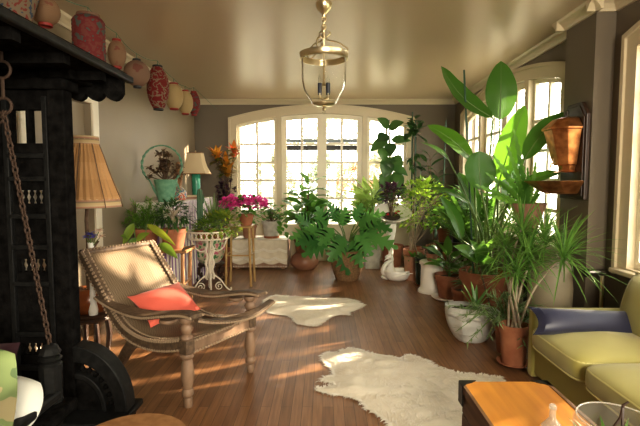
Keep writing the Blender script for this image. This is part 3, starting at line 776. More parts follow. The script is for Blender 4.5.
# quarter wheel bracket
bc = (XPst, .207); RX, RZ = .262, .335
def qarc(mb, r0, r1, y0, y1, n=16):
    P = []
    for i in range(n+1):
        a = PI/2*i/n; P.append((math.cos(a), math.sin(a)))
    vs = []; q = lambda r, c, s, y: (bc[0]+RX*r*c, y, bc[1]+RZ*r*s)
    for c, s in P: vs += [q(r0, c, s, y0), q(r1, c, s, y0), q(r1, c, s, y1), q(r0, c, s, y1)]
    fs = [(3,2,1,0), tuple(len(vs)-4+k for k in range(4))]
    for i in range(n):
        for j in range(4): l = (j+1) % 4; fs.append((i*4+j, i*4+l, i*4+4+l, i*4+4+j))
    mb.add(vs, fs)
m_ = MB(); qarc(m_, .76, 1.0, YN-.01, YP+.01); m_.build('bracket_rim', 'blackedge', js, bevel=.006)
m_ = MB(); qarc(m_, .02, .56, YN+.02, YP-.02); m_.build('bracket_hub', 'black', js, bevel=.006)
m_ = MB(); qarc(m_, .5, .58, YN, YP); m_.build('bracket_ring', 'blackedge', js, bevel=.004)
for k in range(7):
    a = PI/2*(k+.6)/7.2; c, s = math.cos(a), math.sin(a)
    pt = [(bc[0]+RX*r*c, (YN+YP)/2, bc[1]+RZ*r*s) for r in (.55, .62, .66, .72, .78, .84)]
    MB().tube(pt, [.008, .014, .006, .012, .014, .008], 8).build('bracket_spindle', 'black', js)
# canopy
cz0 = 1.862
cnp = MB().box((-2.1, -.4, cz0+.012), (-1.03, 2.40, cz0+.05)).build('canopy', 'black', js, smooth=False)
MB().box((-1.04, -.42, cz0+.002), (-1.0, 2.42, cz0+.035)).build('canopy_edge', 'blackedge', js, bevel=.008)
m_ = MB()
for k in range(9):
    y = -.3+k*.31; m_.box((-2.05, y, cz0-.03), (-1.06, y+.05, cz0+.015))
m_.build('canopy_rafter', 'black', js, smooth=False)
def scallops(mb, x0, x1, z1, z0, d, n, y0, y1):
    pts = [(x0, z1)]
    for k in range(n):
        a = x0+(x1-x0)*k/n; b = x0+(x1-x0)*(k+1)/n
        for i in range(7):
            t = i/6; pts.append((a+(b-a)*t, z0-d*math.sin(PI*t)**.7))
    pts.append((x1, z1)); pts = pts[::-1]
    vs = len(pts)
    # strips to keep it convex
    for k in range(1, len(pts)-2):
        (xa, za), (xb, zb) = pts[k], pts[k+1]
        if abs(xa-xb) < 1e-5: continue
        if xa > xb: xa, xb, za, zb = xb, xa, zb, za
        mb.hexa([(xa,y0,za), (xb,y0,zb), (xb,y1,zb), (xa,y1,za), (xa,y0,z1), (xb,y0,z1), (xb,y1,z1), (xa,y1,z1)])
m_ = MB(); scallops(m_, -2.05, -1.03, cz0+.02, 1.80, .038, 11, 2.335, 2.375); m_.build('scalloped_valance', 'black', js, smooth=False)
m_ = MB()
for y in (YN, ): m_.box((-2.05, YN-.03, 1.78), (XPst+.02, YP+.03, 1.83)); m_.box((-1.33, YN-.02, 1.83), (XPst+.05, 2.36, cz0+.015))
m_.build('capital', 'black', js, bevel=.01)
# near end of the stand, outside the frame, so the canopy is carried at both ends
MB().box((XPst-.082, -.25, 0), (XPst, -.17, 1.88)).build('post', 'black', js, bevel=.006)
MB().box((-2.08, -.25, 0), (-2.0, -.17, 1.88)).build('post', 'black', js, bevel=.006)
# ------------------------------------------------------------------ hanging swing
FX, FY = -1.155, 1.85
sw = thing('hanging_swing', 'black wooden swing seat with turned posts hung on rusty chains', 'swing', (-1.6, 1.3, .36))
MB().box((-2.05, .72, .36), (-1.07, 1.9, .41)).build('seat', 'black', sw, bevel=.01)
for x in (FX, -2.0):
    for y in (FY, .8):
        MB().lathe([(0, .30), (.03, .30), (.05, .33), (.05, .36), (.03, .40), (.044, .415), (.046, .56), (.046, .575), (.036, .585), (.048, .60), (.036, .612), (.044, .625), (.036, .64), (.03, .655), (.012, .665), (0, .668)], (x, y, 0), 8).build('turned_post', 'blackedge', sw)
    MB().box((x+.0, .8, .425), (x+.044, FY, .465)).build('arm_rail', 'blackedge', sw, bevel=.01)
def chain(mb, p0, p1, L=.034, r=.0042):
    p0, p1 = Vector(p0), Vector(p1); d = p1-p0; n = int(d.length/(L*.74)); d.normalize(); s_ = perp(d); q = s_.cross(d)
    for i in range(n+1):
        c = p0+d*(i*(p1-p0).length/n); a = s_ if i % 2 else q
        mb.torus(c, L*.5, r, d, 5, a.cross(d).cross(d) if False else a, 10, (1, .55))
for yy, top in ((FY, (-1.30, 1.85, 1.62)), (.8, (-1.30, .9, 1.62))):
    m_ = MB(); chain(m_, top, (FX, yy, .672)); chain(m_, top, (-2.0+.0, yy-.02, .672)); m_.build('chain', 'rust', sw)
    m_ = MB(); m_.torus((top[0], top[1], 1.655), .032, .006, (0, 0, 1), 6, (0, 1, 0)); m_.torus((top[0], top[1], 1.80), .034, .006, (0, 0, 1), 6, (0, 1, 0))
    m_.tube([(top[0], top[1], 1.68), (top[0], top[1], 1.77)], .007, 6); m_.tube([(top[0], top[1], 1.83), (top[0], top[1], cz0+.01)], .007, 6); m_.build('hanging_ring', 'rust', sw)
tag(MB().pillow((-1.275, 1.685, .475), .34, .24, .20, (1, .10, -.10), (.05, .6, .75), pinch=.0, rnd=.75, power=.4).build('pillow', 'pillow'), 'plump white pillow on the hanging black swing seat', 'pillow')
tag(MB().pillow((-1.235, 1.44, .59), .40, .42, .17, (1, .1, -.05), (-.14, .22, .95), pinch=.0, rnd=.5, power=.4).build('cushion', 'camo'), 'green and tan leaf print cushion at the left edge on the swing', 'cushion')
tag(MB().pillow((-1.50, 1.84, .535), .40, .26, .11, (1, .0, .0), (0, .3, .9), pinch=.06).build('cushion', 'maroon'), 'dark maroon cushion at the back of the black swing seat', 'cushion')

# ------------------------------------------------------------------ floor lamp, pot stool, flowers behind the swing stand
lx, ly = -1.775, 3.36
st_ = thing('stool', 'low round dark wooden stool carrying the lamp, beside the black stand', 'stool', (lx, ly, 0))
MB().lathe([(0, .30), (.15, .30), (.165, .315), (.155, .33), (.165, .345), (.15, .36), (0, .36)], (lx, ly, 0), 28).build('top', 'dkwood', st_)
for k in range(4):
    a = PI/4+k*PI/2; x, y = lx+.115*math.cos(a), ly+.115*math.sin(a); MB().tube([(x, y, .31), (x+.02*math.cos(a), y+.02*math.sin(a), .16), (x, y, 0)], [.018, .024, .015], 8).build('leg', 'dkwood', st_)
fl2 = thing('table_lamp', 'tall lamp with a pleated tan silk shade and a rounded chestnut wood base', 'lamp', (lx, ly, .36))
MB().lathe([(0, .361), (.10, .361), (.14, .40), (.147, .45), (.135, .51), (.11, .54), (.09, .545), (0, .53)], (lx, ly, 0), 28).build('base', 'copperpot', fl2)
MB().tube([(lx, ly, .475), (lx-.012, ly, .7), (lx+.005, ly, .88), (lx-.005, ly, 1.05), (lx+.012, ly, 1.2), (lx, ly, 1.60)], [.018, .015, .017, .013, .015, .010], 8).build('stem', 'bark', fl2)
MB().tube([(lx, ly, .83), (lx+.05, ly-.01, .855), (lx+.085, ly-.01, .90)], [.012, .011, .008], 7).build('branch', 'bark', fl2)
zs0, zs1 = 1.155, 1.655
m_ = MB(); wob = lambda k, z: 1+.028*(1 if k % 2 else -1)
m_.shell([(.238, zs0+.06), (.200, zs0+.16), (.162, zs0+.27), (.130, zs0+.38), (.100, zs1-.03)], (lx, ly, 0), 64, wob=wob); shd = m_.build('shade', 'shadetan', fl2)
MB().shell([(.25, zs0), (.234, zs0+.065)], (lx, ly, 0), 48).build('lower_braid', 'shadeband', shd)
MB().shell([(.106, zs1-.035), (.10, zs1+.025)], (lx, ly, 0), 48).build('upper_braid', 'shadeband', shd)
for q in (shd,): pass
m_ = MB()
for k in range(8):
    a = 2*PI*k/8+.2; m_.tube([(lx+r*math.cos(a), ly+r*math.sin(a), z) for r, z in ((.256, zs0), (.243, zs0+.06), (.205, zs0+.16), (.167, zs0+.27), (.134, zs0+.38), (.103, zs1-.03))], .0035, 4)
m_.build('shade_rib', 'bark', shd)
m_ = MB(); m_.torus((lx, ly, zs1), .10, .003, (1, 0, 0), 5); m_.tube([(lx-.1, ly, zs1), (lx+.1, ly, zs1)], .003, 5); m_.build('harp', 'brass', fl2)
vx, vy = lx+.075, ly-.10
fv = thing('flower_vase', 'slender white vase of blue and cream flowers in front of the lamp stem', 'flowers', (vx, vy, .36))
MB().shell([(.0, .362), (.03, .362), (.035, .40), (.018, .55), (.014, .75), (.022, .90), (.02, .90), (.011, .75), (.0, .74)], (vx, vy, 0), 16).build('vase', 'whitecer', fv)
m_ = MB(); m2 = MB(); s_ = MB()
for (dx, dz, who) in ((.0, .06, m_), (.03, .05, m_), (-.02, .04, m_), (.075, .09, m2), (.085, .05, m2), (.01, .07, m_)):
    c = V(vx+dx, vy-.02, .92+dz-.02); s_.tube([(vx, vy, .86), c], .003, 4)
    for k in range(16):
        a = R.uniform(0, 2*PI); who.leaf(c, (math.cos(a), math.sin(a), R.uniform(-.3, .8)), .038, .018, 'ovate', .6)
m_.build('blue_petals', 'blueflower', fv); m2.build('cream_petals', 'whiteflower', fv); s_.build('stem', 'stem', fv)

# ------------------------------------------------------------------ plant tools
def rdir(e0, e1, a=None, r=R):
    a = r.uniform(0, 2*PI) if a is None else a; e = r.uniform(e0, e1)
    return V(math.cos(a)*math.cos(e), math.sin(a)*math.cos(e), math.sin(e))
def pot(root, c, rt, rb, h, m='terra', rim=True, saucer=None, seg=28, soil=True):
    x, y, z = c
    if rim: p = [(0, 0), (rb, 0), (rt*.92, h*.80), (rt, h*.80), (rt, h-.004), (rt*.985, h), (rt*.90, h), (rt*.87, h*.82), (rt*.80, h*.7)]
    else: p = [(0, 0), (rb, 0), (rb*1.03, .01), (rt, h-.006), (rt*.985, h), (rt*.92, h), (rt*.9, h*.85), (rt*.82, h*.7)]
    o = MB().shell(p, (x, y, z), seg).build('pot', m, root)
    if soil: MB().lathe([(0, h*.86), (rt*.89, h*.86)], (x, y, z), seg).build('soil', 'soil', root) if False else MB().lathe([(rt*.885, h*.84), (rt*.5, h*.87), (0, h*.88)], (x, y, z), seg).build('soil', 'soil', root)
    if saucer: MB().lathe([(0, -.0), (rt*.85, 0), (rt*1.12, .022), (rt*1.09, .026), (rt*.8, .012), (0, .012)], (x, y, z), seg).build('saucer', saucer, root)
    return o
def rosette(F, c, n, L, W, shape, e0, e1, droop=.6, r=R, fold=.2, nn=6, **k):
    for i in range(n):
        a = i*2.4+r.uniform(-.3, .3)
        F.leaf(c, rdir(e0, e1, a, r), L*r.uniform(.75, 1.1), W*r.uniform(.85, 1.1), shape, droop*r.uniform(.6, 1.3), fold, nn, **k)
def bush(F, S, c, base, rad, n, L, W, shape='ovate', droop=.6, branches=8, r=R, br=.005, up=.2, **k):
    tips = []
    for i in range(branches):
        d = rdir(-.4, 1.4, None, r); t = V(c[0]+d.x*rad[0]*.75, c[1]+d.y*rad[1]*.75, c[2]+d.z*rad[2]*.75); tips.append(t)
        b = Vector(base); m_ = b.lerp(t, .5)+V(r.uniform(-.02, .02), r.uniform(-.02, .02), .03); S.tube([b, m_, t], [br, br*.8, br*.4], 5)
    for i in range(n):
        d = rdir(-.9, 1.5, None, r); q = r.uniform(.35, 1)**.6; p = V(c[0]+d.x*rad[0]*q, c[1]+d.y*rad[1]*q, c[2]+d.z*rad[2]*q)
        dd = V(d.x, d.y, d.z*.5+up)+V(r.uniform(-.6, .6), r.uniform(-.6, .6), r.uniform(-.5, .5))
        F.leaf(p, dd, L*r.uniform(.7, 1.15), W*r.uniform(.8, 1.1), shape, droop, .15, 4, roll=r.uniform(-.5, .5), **k)
def cane(F, S, p0, p1, t0, n, L, W, shape, e0, e1, droop, r=R, rad=.008, pet=.04, fold=.15, **k):
    """upright stem p0->p1 with leaves on petioles from t0 up"""
    p0 = Vector(p0); p1 = Vector(p1)
    S.tube([p0, p0.lerp(p1, .5)+V(.01, .0, 0), p1], [rad, rad*.8, rad*.5], 6)
    for i in range(n):
        t = t0+(1-t0)*i/max(1, n-1); a = i*2.4+r.uniform(-.3, .3); d = rdir(e0, e1, a, r)
        if i >= n-2: d = rdir(.7, 1.2, a, r)
        p = p0.lerp(p1, t); q = p+d*pet; S.tube([p, q], [rad*.4, rad*.3], 4)
        F.leaf(q, d, L*r.uniform(.8, 1.1), W*r.uniform(.85, 1.1), shape, droop*r.uniform(.6, 1.3), fold, 6, roll=r.uniform(-.6, .6), **k)
def potted(name, label, loc, cat='plant', group=None): return thing(name, label, cat, loc, 0, group)

# ------------------------------------------------------------------ left corner: clothed table and what stands on it
TX0, TX1, TY0, TY1, TZ = -2.11, -1.72, 5.08, 6.95, 1.10
tb = thing('side_table', 'tall narrow table in the left corner under a white and purple striped cloth', 'table', ((TX0+TX1)/2, (TY0+TY1)/2, 0))
MB().box((TX0+.02, TY0+.02, TZ-.05), (TX1-.02, TY1-.02, TZ-.01)).build('top', 'oak', tb)
for x in (TX0+.05, TX1-.05):
    for y in (TY0+.05, TY1-.05): MB().cbox((x, y, (TZ-.05)/2), (.045, .045, TZ-.05)).build('leg', 'oak', tb)
cl = thing('tablecloth', 'white cloth with a purple striped skirt covering the tall corner table', 'tablecloth', ((TX0+TX1)/2, (TY0+TY1)/2, TZ))
MB().box((TX0-.005, TY0-.01, TZ-.012), (TX1+.012, TY1+.005, TZ+.006)).build('cloth_top', 'clothw', cl, bevel=.005)
m_ = MB()
pts = []
P = [(TX0, TY0-.008)]+[(TX0+(TX1-TX0)*i/28, TY0-.012) for i in range(29)]+[(TX1+.012, TY0+(TY1-TY0)*i/80) for i in range(81)]
n = len(P)
for i, (x, y) in enumerate(P):
    w = .014*math.sin(i*1.15); ox, oy = (0, -1) if i < 30 else (1, 0)
    pts.append(((x, y, TZ), (x+ox*(.012+w), y+oy*(.012+w), .55), (x+ox*(.02+w*1.5), y+oy*(.02+w*1.5), .012)))
vs = [q for p in pts for q in p]; fs = []
for i in range(n-1):
    for j in range(2): k = i*3+j; fs.append((k, k+3, k+4, k+1))
m_.add(vs, fs); m_.build('skirt', 'stripe', cl)

# green basket with a loop handle
bx, by = -1.83, 5.24
bk = thing('plant_basket', 'green painted wicker basket with a tall hoop handle and a dried brown plant', 'basket', (bx, by, TZ))
zb = TZ+.007
wob = lambda k, z: 1+.03*math.sin(k*PI)+(.02 if k % 2 else -.02)
MB().shell([(0, zb), (.085, zb), (.13, zb+.245), (.135, zb+.26), (.12, zb+.255), (.08, zb+.1), (0, zb+.1)], (bx, by, 0), 40, wob=wob).build('basket', 'greenwick', bk)
hc = ony(161.5, 166, by); hr = .232
hp = [V(hc.x+hr*math.sin(a)*1.0, by+.01, hc.z+.01+hr*math.cos(a)*.98) for a in [(-2.45+4.9*i/40) for i in range(41)]]
hp = [V(bx-.09, by, zb+.05), V(bx-.13, by, zb+.13)]+hp+[V(bx+.17, by, zb+.13), V(bx+.09, by, zb+.05)]
m_ = MB(); m_.tube(hp, .009, 6)
for q in range(2):
    m_.tube([p+V(.012*math.sin(i*1.3+q*PI), .012*math.cos(i*1.3+q*PI), 0) for i, p in enumerate(hp)], .006, 5)
m_.build('handle', 'greenwick', bk)
m_ = MB(); s_ = MB(); r1 = random.Random(5)
for i in range(34):
    d = rdir(.0, 1.5, None, r1); L = r1.uniform(.08, .36); b = V(bx, by, zb+.24); t = b+V(d.x*.19, d.y*.14, abs(d.z)*L+.04); s_.tube([b, t], .004, 4)
    rosette(m_, t, 8, .07, .036, 'round', -.3, 1.0, .9, r1)
m_.build('dried_leaves', 'dead', bk); s_.build('dried_stems', 'bark', bk)
fg = thing('wooden_figure', 'slim carved brown wooden figure behind the green basket', 'ornament', (-1.93, 6.02, TZ))
MB().lathe([(0, TZ+.007), (.05, TZ+.007), (.05, TZ+.03), (.03, TZ+.05), (.04, TZ+.16), (.05, TZ+.24), (.03, TZ+.27), (.045, TZ+.32), (.055, TZ+.38), (.02, TZ+.41), (.018, TZ+.42), (.034, TZ+.45), (.03, TZ+.49), (0, TZ+.51)], (-1.93, 6.02, 0), 14).build('body', 'oak', fg)
MB().tube([(-1.975, 6.02, TZ+.38), (-1.985, 5.99, TZ+.28), (-1.95, 5.98, TZ+.2)], [.014, .012, .01], 7).build('arm', 'oak', fg)
MB().tube([(-1.885, 6.02, TZ+.38), (-1.875, 5.99, TZ+.28), (-1.91, 5.98, TZ+.2)], [.014, .012, .01], 7).build('arm', 'oak', fg)
tn_ = thing('patterned_tin', 'small rounded pot with a coloured band pattern between basket and green lamp', 'pot', (-1.84, 5.80, TZ))
MB().lathe([(0, TZ+.007), (.06, TZ+.007), (.078, TZ+.04), (.08, TZ+.09), (.065, TZ+.13), (.04, TZ+.145), (0, TZ+.147)], (-1.84, 5.80, 0), 22).build('body', 'tin', tn_)
MB().lathe([(0, TZ+.145), (.045, TZ+.145), (.04, TZ+.16), (.012, TZ+.17), (.012, TZ+.185), (0, TZ+.187)], (-1.84, 5.80, 0), 18).build('lid', 'tin', tn_)
lx, ly = -1.86, 6.60
lp = thing('table_lamp', 'table lamp with a jade green column base and flared cream shade', 'lamp', (lx, ly, TZ))
zz = TZ+.007
MB().lathe([(0, zz), (.07, zz), (.07, zz+.02), (.058, zz+.03), (.062, zz+.20), (.064, zz+.34), (.05, zz+.36), (.015, zz+.37), (.012, zz+.42), (0, zz+.42)], (lx, ly, 0), 20).build('base', 'greenlamp', lp)
z0, z1 = TZ+.355, TZ+.655
sp = [(.215, z0), (.165, z0+.09), (.135, z0+.18), (.118, z0+.27), (.112, z1)]
m_ = MB(); vs = []; fs = []
for (r_, z) in sp:
    for k in range(32):
        a = 2*PI*k/32; q = max(abs(math.cos(a)), abs(math.sin(a)))**.55; vs.append((lx+r_*math.cos(a)/q, ly+r_*math.sin(a)/q*.9, z))
for i in range(4):
    for k in range(32): l = (k+1) % 32; fs.append((i*32+k, i*32+l, i*32+32+l, i*32+32+k))
m_.add(vs, fs); sh_ = m_.build('shade', 'shade', lp)
m_ = MB(); m_.tube([Vector(v) for v in vs[:32]], .005, 5, True); m_.tube([Vector(v) for v in vs[-32:]], .005, 5, True); m_.build('shade_trim', 'oak', sh_)
MB().lathe([(0, z1-.03), (.01, z1-.02), (.006, z1+.01), (.014, z1+.03), (0, z1+.045)], (lx, ly, 0), 10).build('finial', 'brass', lp)
bkz = TZ+.007
for i, (dx, w, m__) in enumerate(((0, .17, 'pottery'), (.01, .15, 'shade'))):
    bb = MB().cbox((-1.82, 6.22, bkz+.012+i*.025), (w, .22, .023), .2+i*.25).build('book', m__, bevel=.003)
    tag(bb, ('brown book at the bottom of the small pile beside the green lamp', 'cream book on top of the small pile beside the green lamp')[i], 'book', 'books beside the lamp')

# wooden plant bench with two terracotta pots
px0, px1, py0, py1, pz = -2.10, -1.42, 4.62, 4.98, .63
pb = thing('plant_bench', 'rustic wooden bench holding two terracotta pots by the left wall', 'bench', ((px0+px1)/2, (py0+py1)/2, 0))
m_ = MB()
for i in range(3): m_.box((px0, py0+.115*i, pz-.03), (px1, py0+.115*i+.105, pz))
m_.build('top', 'oak', pb, bevel=.004)
for x in (px0+.05, px1-.05):
    for y in (py0+.04, py1-.04): MB().tube([(x, y, 0), (x+R.uniform(-.015, .015), y, .3), (x, y, pz-.02)], [.018, .021, .018], 8).build('leg', 'oak', pb)
MB().tube([(px0+.05, py0+.04, .25), (px1-.05, py0+.04, .28)], .014, 7).build('stretcher', 'oak', pb)
MB().tube([(px1-.05, py0+.04, .25), (px1-.05, py1-.04, .28)], .014, 7).build('stretcher', 'oak', pb)
MB().tube([(px1-.06, py0+.03, pz-.04), (px1-.02, py0, pz+.02), (px1+.09, py0-.01, pz+.055)], [.015, .016, .01], 7).build('branch_arm', 'bark', pb)
a = V(-1.90, 4.80, pz)
t = potted('potted_fern', 'feathery bright green asparagus fern in a terracotta pot on the wooden bench', a)
pot(t, a, .135, .095, .21)
F = MB(); S = MB(); r1 = random.Random(11)
for i in range(34):
    d = rdir(.15, 1.4, i*2.4, r1); L = r1.uniform(.22, .42); b = a+V(0, 0, .18); pts = [b, b+d*L*.5+V(0, 0, .04), b+d*L+V(0, 0, -.03)]; pts[2].x = max(pts[2].x, -2.1); S.tube(pts, .0025, 4)
    for k in range(60):
        q = r1.uniform(.25, 1); p = b+d*L*q+V(0, 0, .05*math.sin(q*3)); p.x = max(p.x, -2.09); F.leaf(p, rdir(-.6, 1, None, r1), r1.uniform(.04, .08), .011, 'lance', .5, .1, 2)
F.build('foliage', 'lf_fern', t); S.build('stem', 'stem', t)
a = V(-1.60, 4.78, pz)
t = potted('jade_plant', 'jade plant with a thick pale trunk in a terracotta pot on the wooden bench', a)
pot(t, a, .14, .10, .215)
F = MB(); S = MB(); S.tube([a+V(0, 0, .17), a+V(.012, 0, .25), a+V(-.01, 0, .34)], [.03, .026, .022], 8); S.tube([a+V(.02, 0, .2), a+V(.03, 0, .28), a+V(.06, 0, .34)], [.02, .018, .012], 7)
bush(F, S, a+V(0, 0, .37), a+V(0, 0, .32), (.18, .17, .13), 260, .07, .026, 'obov', .5, 10, br=.01)
for i in range(60):
    x = R.uniform(-.16, .16); F.leaf(a+V(x, R.uniform(-.15, .05), .34-R.uniform(0, .13)), V(x*2, -.3, -.6), .06, .02, 'ovate', .2, .1, 3)
F.build('foliage', 'lf_dark', t); S.build('trunk', 'palebark', t)
# arrow-leaved plant behind the chair
a = V(-1.72, 4.12, 0)
t = potted('arrowhead_plant', 'plant with long yellow green arrow leaves rising behind the cane chair back', a)
pot(t, a, .14, .10, .26)
S = MB(); F = MB(); r1 = random.Random(2)
for (ax, ay, bx_, by_, W) in ((134, 223, 123, 246, .08), (136, 238, 128, 248, .06), (147, 224, 176, 246, .07), (160, 243, 178, 259, .085), (136, 240, 150, 233, .07), (150, 246, 160, 250, .06), (140, 247, 132, 255, .07), (128, 238, 120, 236, .05)):
    p0 = ony(ax, ay, 4.1); p1 = ony(bx_, by_, 4.02+r1.uniform(-.06, .06)); F.leaf2(p0, p1, W, V(.2, -.8, .5), 'ovate', .06, .2, 8); S.tube([a+V(0, 0, .22), (a+p0)/2+V(0, 0, .2), p0], [.006, .005, .004], 5)
for k in range(10): d = rdir(.2, 1.1, None, r1); q = a+V(0, 0, .24)+d*.22; S.tube([a+V(0, 0, .22), q], .004, 4); F.leaf(q, d, .14, .06, 'ovate', .6)
F.build('foliage', 'lf_yel', t); S.build('stem', 'stem', t)

# croton behind
a = V(-1.50, 7.12, 0)
t = potted('croton', 'tall croton with orange tipped leaves and dark purple lower leaves beside the left window', a)
pot(t, a, .17, .12, .32)
S = MB(); F = MB(); F2 = MB(); F3 = MB(); r1 = random.Random(4)
tops = [ony(217, 156, 7.1), ony(234, 152, 7.1), ony(226, 163, 7.1), ony(228, 172, 7.05), ony(224, 168, 7.15)]
for i, tp in enumerate(tops):
    S.tube([a+V(0, 0, .28), V(a.x, a.y, 1.0), tp], [.012, .010, .006], 6)
    for k in range(26):
        d = rdir(-.3, 1.3, k*2.4, r1); (F2 if (d.z > .5 and i in (0, 2, 3)) else (F3 if d.z > .4 and i == 1 else F)).leaf(tp+V(0, 0, r1.uniform(-.10, .02)), d, r1.uniform(.13, .24), .075, 'lance', .5, .2, 5)
F.build('foliage', 'lf_mid' if False else leafmat('croton green leaf', (.10, .13, .02), (.34, .20, .03), .3), t); F2.build('orange_leaves', 'lf_orange', t); F3.build('red_leaves', 'lf_orange2', t)
F = MB()
for k in range(90):
    q = ony(r1.uniform(217, 230), r1.uniform(178, 200), 7.08+r1.uniform(-.1, .1)); F.leaf(q, rdir(-.6, .8, None, r1), .10, .045, 'ovate', .6)
for k in range(14): q = ony(r1.uniform(228, 237), r1.uniform(187, 193), 7.08); F.leaf(q, rdir(-.6, .8, None, r1), .08, .035, 'ovate', .6)
F.build('lower_leaves', 'lf_purple', t); S.build('stem', 'bark', t)

# floral ceramic pot on carved dark wood stand
a = V(-1.55, 6.10, 0)
s1 = thing('pot_stand', 'dark carved wooden stand with curled legs under the flowered pot', 'stand', a)
MB().lathe([(0, .21), (.19, .21), (.2, .225), (.19, .24), (0, .24)], a, 24).build('top', 'dkwood', s1)
for k in range(4):
    an = PI/4+k*PI/2+.3; c, s = math.cos(an), math.sin(an)
    MB().tube([V(a.x+r_*c, a.y+r_*s, z) for r_, z in ((.15, .215), (.21, .19), (.22, .12), (.16, .07), (.17, .022), (.24, .02), (.255, .05), (.23, .07))], [.018, .024, .022, .02, .018, .018, .014, .008], 8).build('leg', 'dkwood', s1)
s2 = thing('ceramic_pot', 'large cream ceramic pot painted with pink flowers and green leaves', 'pot', a+V(0, 0, .24))
MB().shell([(0, .242), (.13, .242), (.175, .30), (.215, .42), (.225, .52), (.215, .61), (.195, .65), (.18, .65), (.2, .6), (.2, .5), (0, .45)], a, 32).build('body', 'floral', s2)
MB().torus(a+V(0, 0, .648), .19, .011, (1, 0, 0), 8, (0, 0, 1), 32).build('rim', 'bamboo', s2)

# white wire plant stand with bowls
wx, wy = -1.375, 5.40
ws = thing('wire_plant_stand', 'white scrolled iron plant stand with an openwork tray', 'plant stand', (wx, wy, 0))
TZ2 = .665
m_ = MB(); m_.torus((wx, wy, TZ2), .235, .009, (1, 0, 0), 6, (0, 0, 1), 40); m_.torus((wx, wy, TZ2+.085), .255, .010, (1, 0, 0), 6, (0, 0, 1), 40)
for k in range(24):
    a0 = 2*PI*k/24; c, s = math.cos(a0), math.sin(a0)
    m_.torus((wx+.246*c, wy+.246*s, TZ2+.042), .03, .0055, (0, 0, 1), 5, (c, s, 0), 12, (1.25, 1))
m_.build('tray_rim', 'ironwhite', ws)
m_ = MB(); m_.lathe([(0, TZ2-.006), (.232, TZ2-.006), (.232, TZ2+.003), (0, TZ2+.003)], (wx, wy, 0), 32); m_.build('tray', 'ironwhite', ws)
m_ = MB()
for k in range(6):
    a0 = 2*PI*k/6; c, s = math.cos(a0)*.045, math.sin(a0)*.045
    m_.tube([V(wx+c*(1+.25*math.sin(z*40)), wy+s*(1+.25*math.sin(z*40)), z) for z in [.16+.5*i/16 for i in range(17)]], .009, 6)
m_.tube([(wx, wy, .05), (wx, wy, TZ2)], .016, 8)
m_.build('column', 'ironwhite', ws)
for k in range(4):
    a0 = PI*.1+k*PI/2; c, s = math.cos(a0), math.sin(a0); Q = lambda r_, z: V(wx+r_*c, wy+r_*s, z)
    MB().tube(smoothcurve([Q(.03, .22), Q(.06, .20), Q(.13, .14), Q(.19, .05), Q(.235, .012), Q(.255, .02), Q(.25, .04)], 4), .010, 6).build('foot', 'ironwhite', ws)
    sc = [Q(.11+.052*(1-i/26)*math.cos(i*.45+1.2), .065+.052*(1-i/26)*math.sin(i*.45+1.2)) for i in range(22)]
    MB().tube(sc, .007, 6).build('scroll', 'ironwhite', ws)
    MB().tube(smoothcurve([Q(.03, .52), Q(.10, .50), Q(.17, .55), Q(.2, .62), Q(.225, TZ2)], 4), .008, 6).build('tray_brace', 'ironwhite', ws)
def bowlpot(root, c, r_=.085, h=.085): pot(root, c, r_, r_*.65, h, 'terra')
z0 = TZ2+.003
a = V(wx-.10, wy-.02, z0); t = potted('cactus', 'tall green column cactus in a terracotta bowl on the white iron stand', a); bowlpot(t, a, .08, .10)
MB().lathe([(0, .06), (.024, .06), (.030, .12), (.031, .50), (.024, .575), (0, .59)], a, 16, wob=lambda k, z: 1+(.14 if k % 2 else -.14)).build('body', 'cactus', t)
S = MB(); F = MB(); F.tube([a+V(.025, 0, .40), a+V(.045, -.01, .44), a+V(.046, -.01, .53)], [.008, .011, .004], 6); F.build('offshoot', 'cactus', t)
F = MB(); rosette(F, a+V(.0, -.02, .09), 26, .13, .02, 'lance', .1, 1.0, .6); F.build('companion_leaves', 'lf_grey', t)
a = V(wx+.03, wy+.11, z0); t = potted('aloe', 'aloe with upright pale spears behind the cactus on the white iron stand', a); bowlpot(t, a, .085, .10)
F = MB(); rosette(F, a+V(0, 0, .08), 24, .46, .036, 'strap', .8, 1.45, .2, fold=.5); F.build('foliage', 'lf_grey', t)
a = V(wx+.13, wy-.07, z0); t = potted('trailing_plant', 'bushy yellow green trailing plant at the right of the white iron stand', a); bowlpot(t, a, .09, .09)
F = MB(); S = MB(); bush(F, S, a+V(.03, -.02, .15), a+V(0, 0, .08), (.23, .20, .17), 380, .075, .030, 'lance', .7, 8)
F.build('foliage', 'lf_yel', t); S.build('stem', 'stem', t)
a = V(wx-.02, wy-.12, z0); t = potted('sedum', 'low green sedum in a terracotta bowl at the front of the white iron stand', a); bowlpot(t, a, .085, .085)
F = MB(); S = MB(); bush(F, S, a+V(.0, 0, .12), a+V(0, 0, .08), (.14, .12, .12), 200, .06, .022, 'lance', .6, 6)
F.build('foliage', 'lf_lime', t); S.build('stem', 'stem', t)
a = V(wx-.13, wy+.10, z0); t = potted('spiky_plant', 'narrow leaved green plant at the back left of the white iron stand', a); bowlpot(t, a, .075, .09)
F = MB(); rosette(F, a+V(0, 0, .08), 44, .30, .02, 'lance', .3, 1.4, .7); F.build('foliage', 'lf_dark', t)

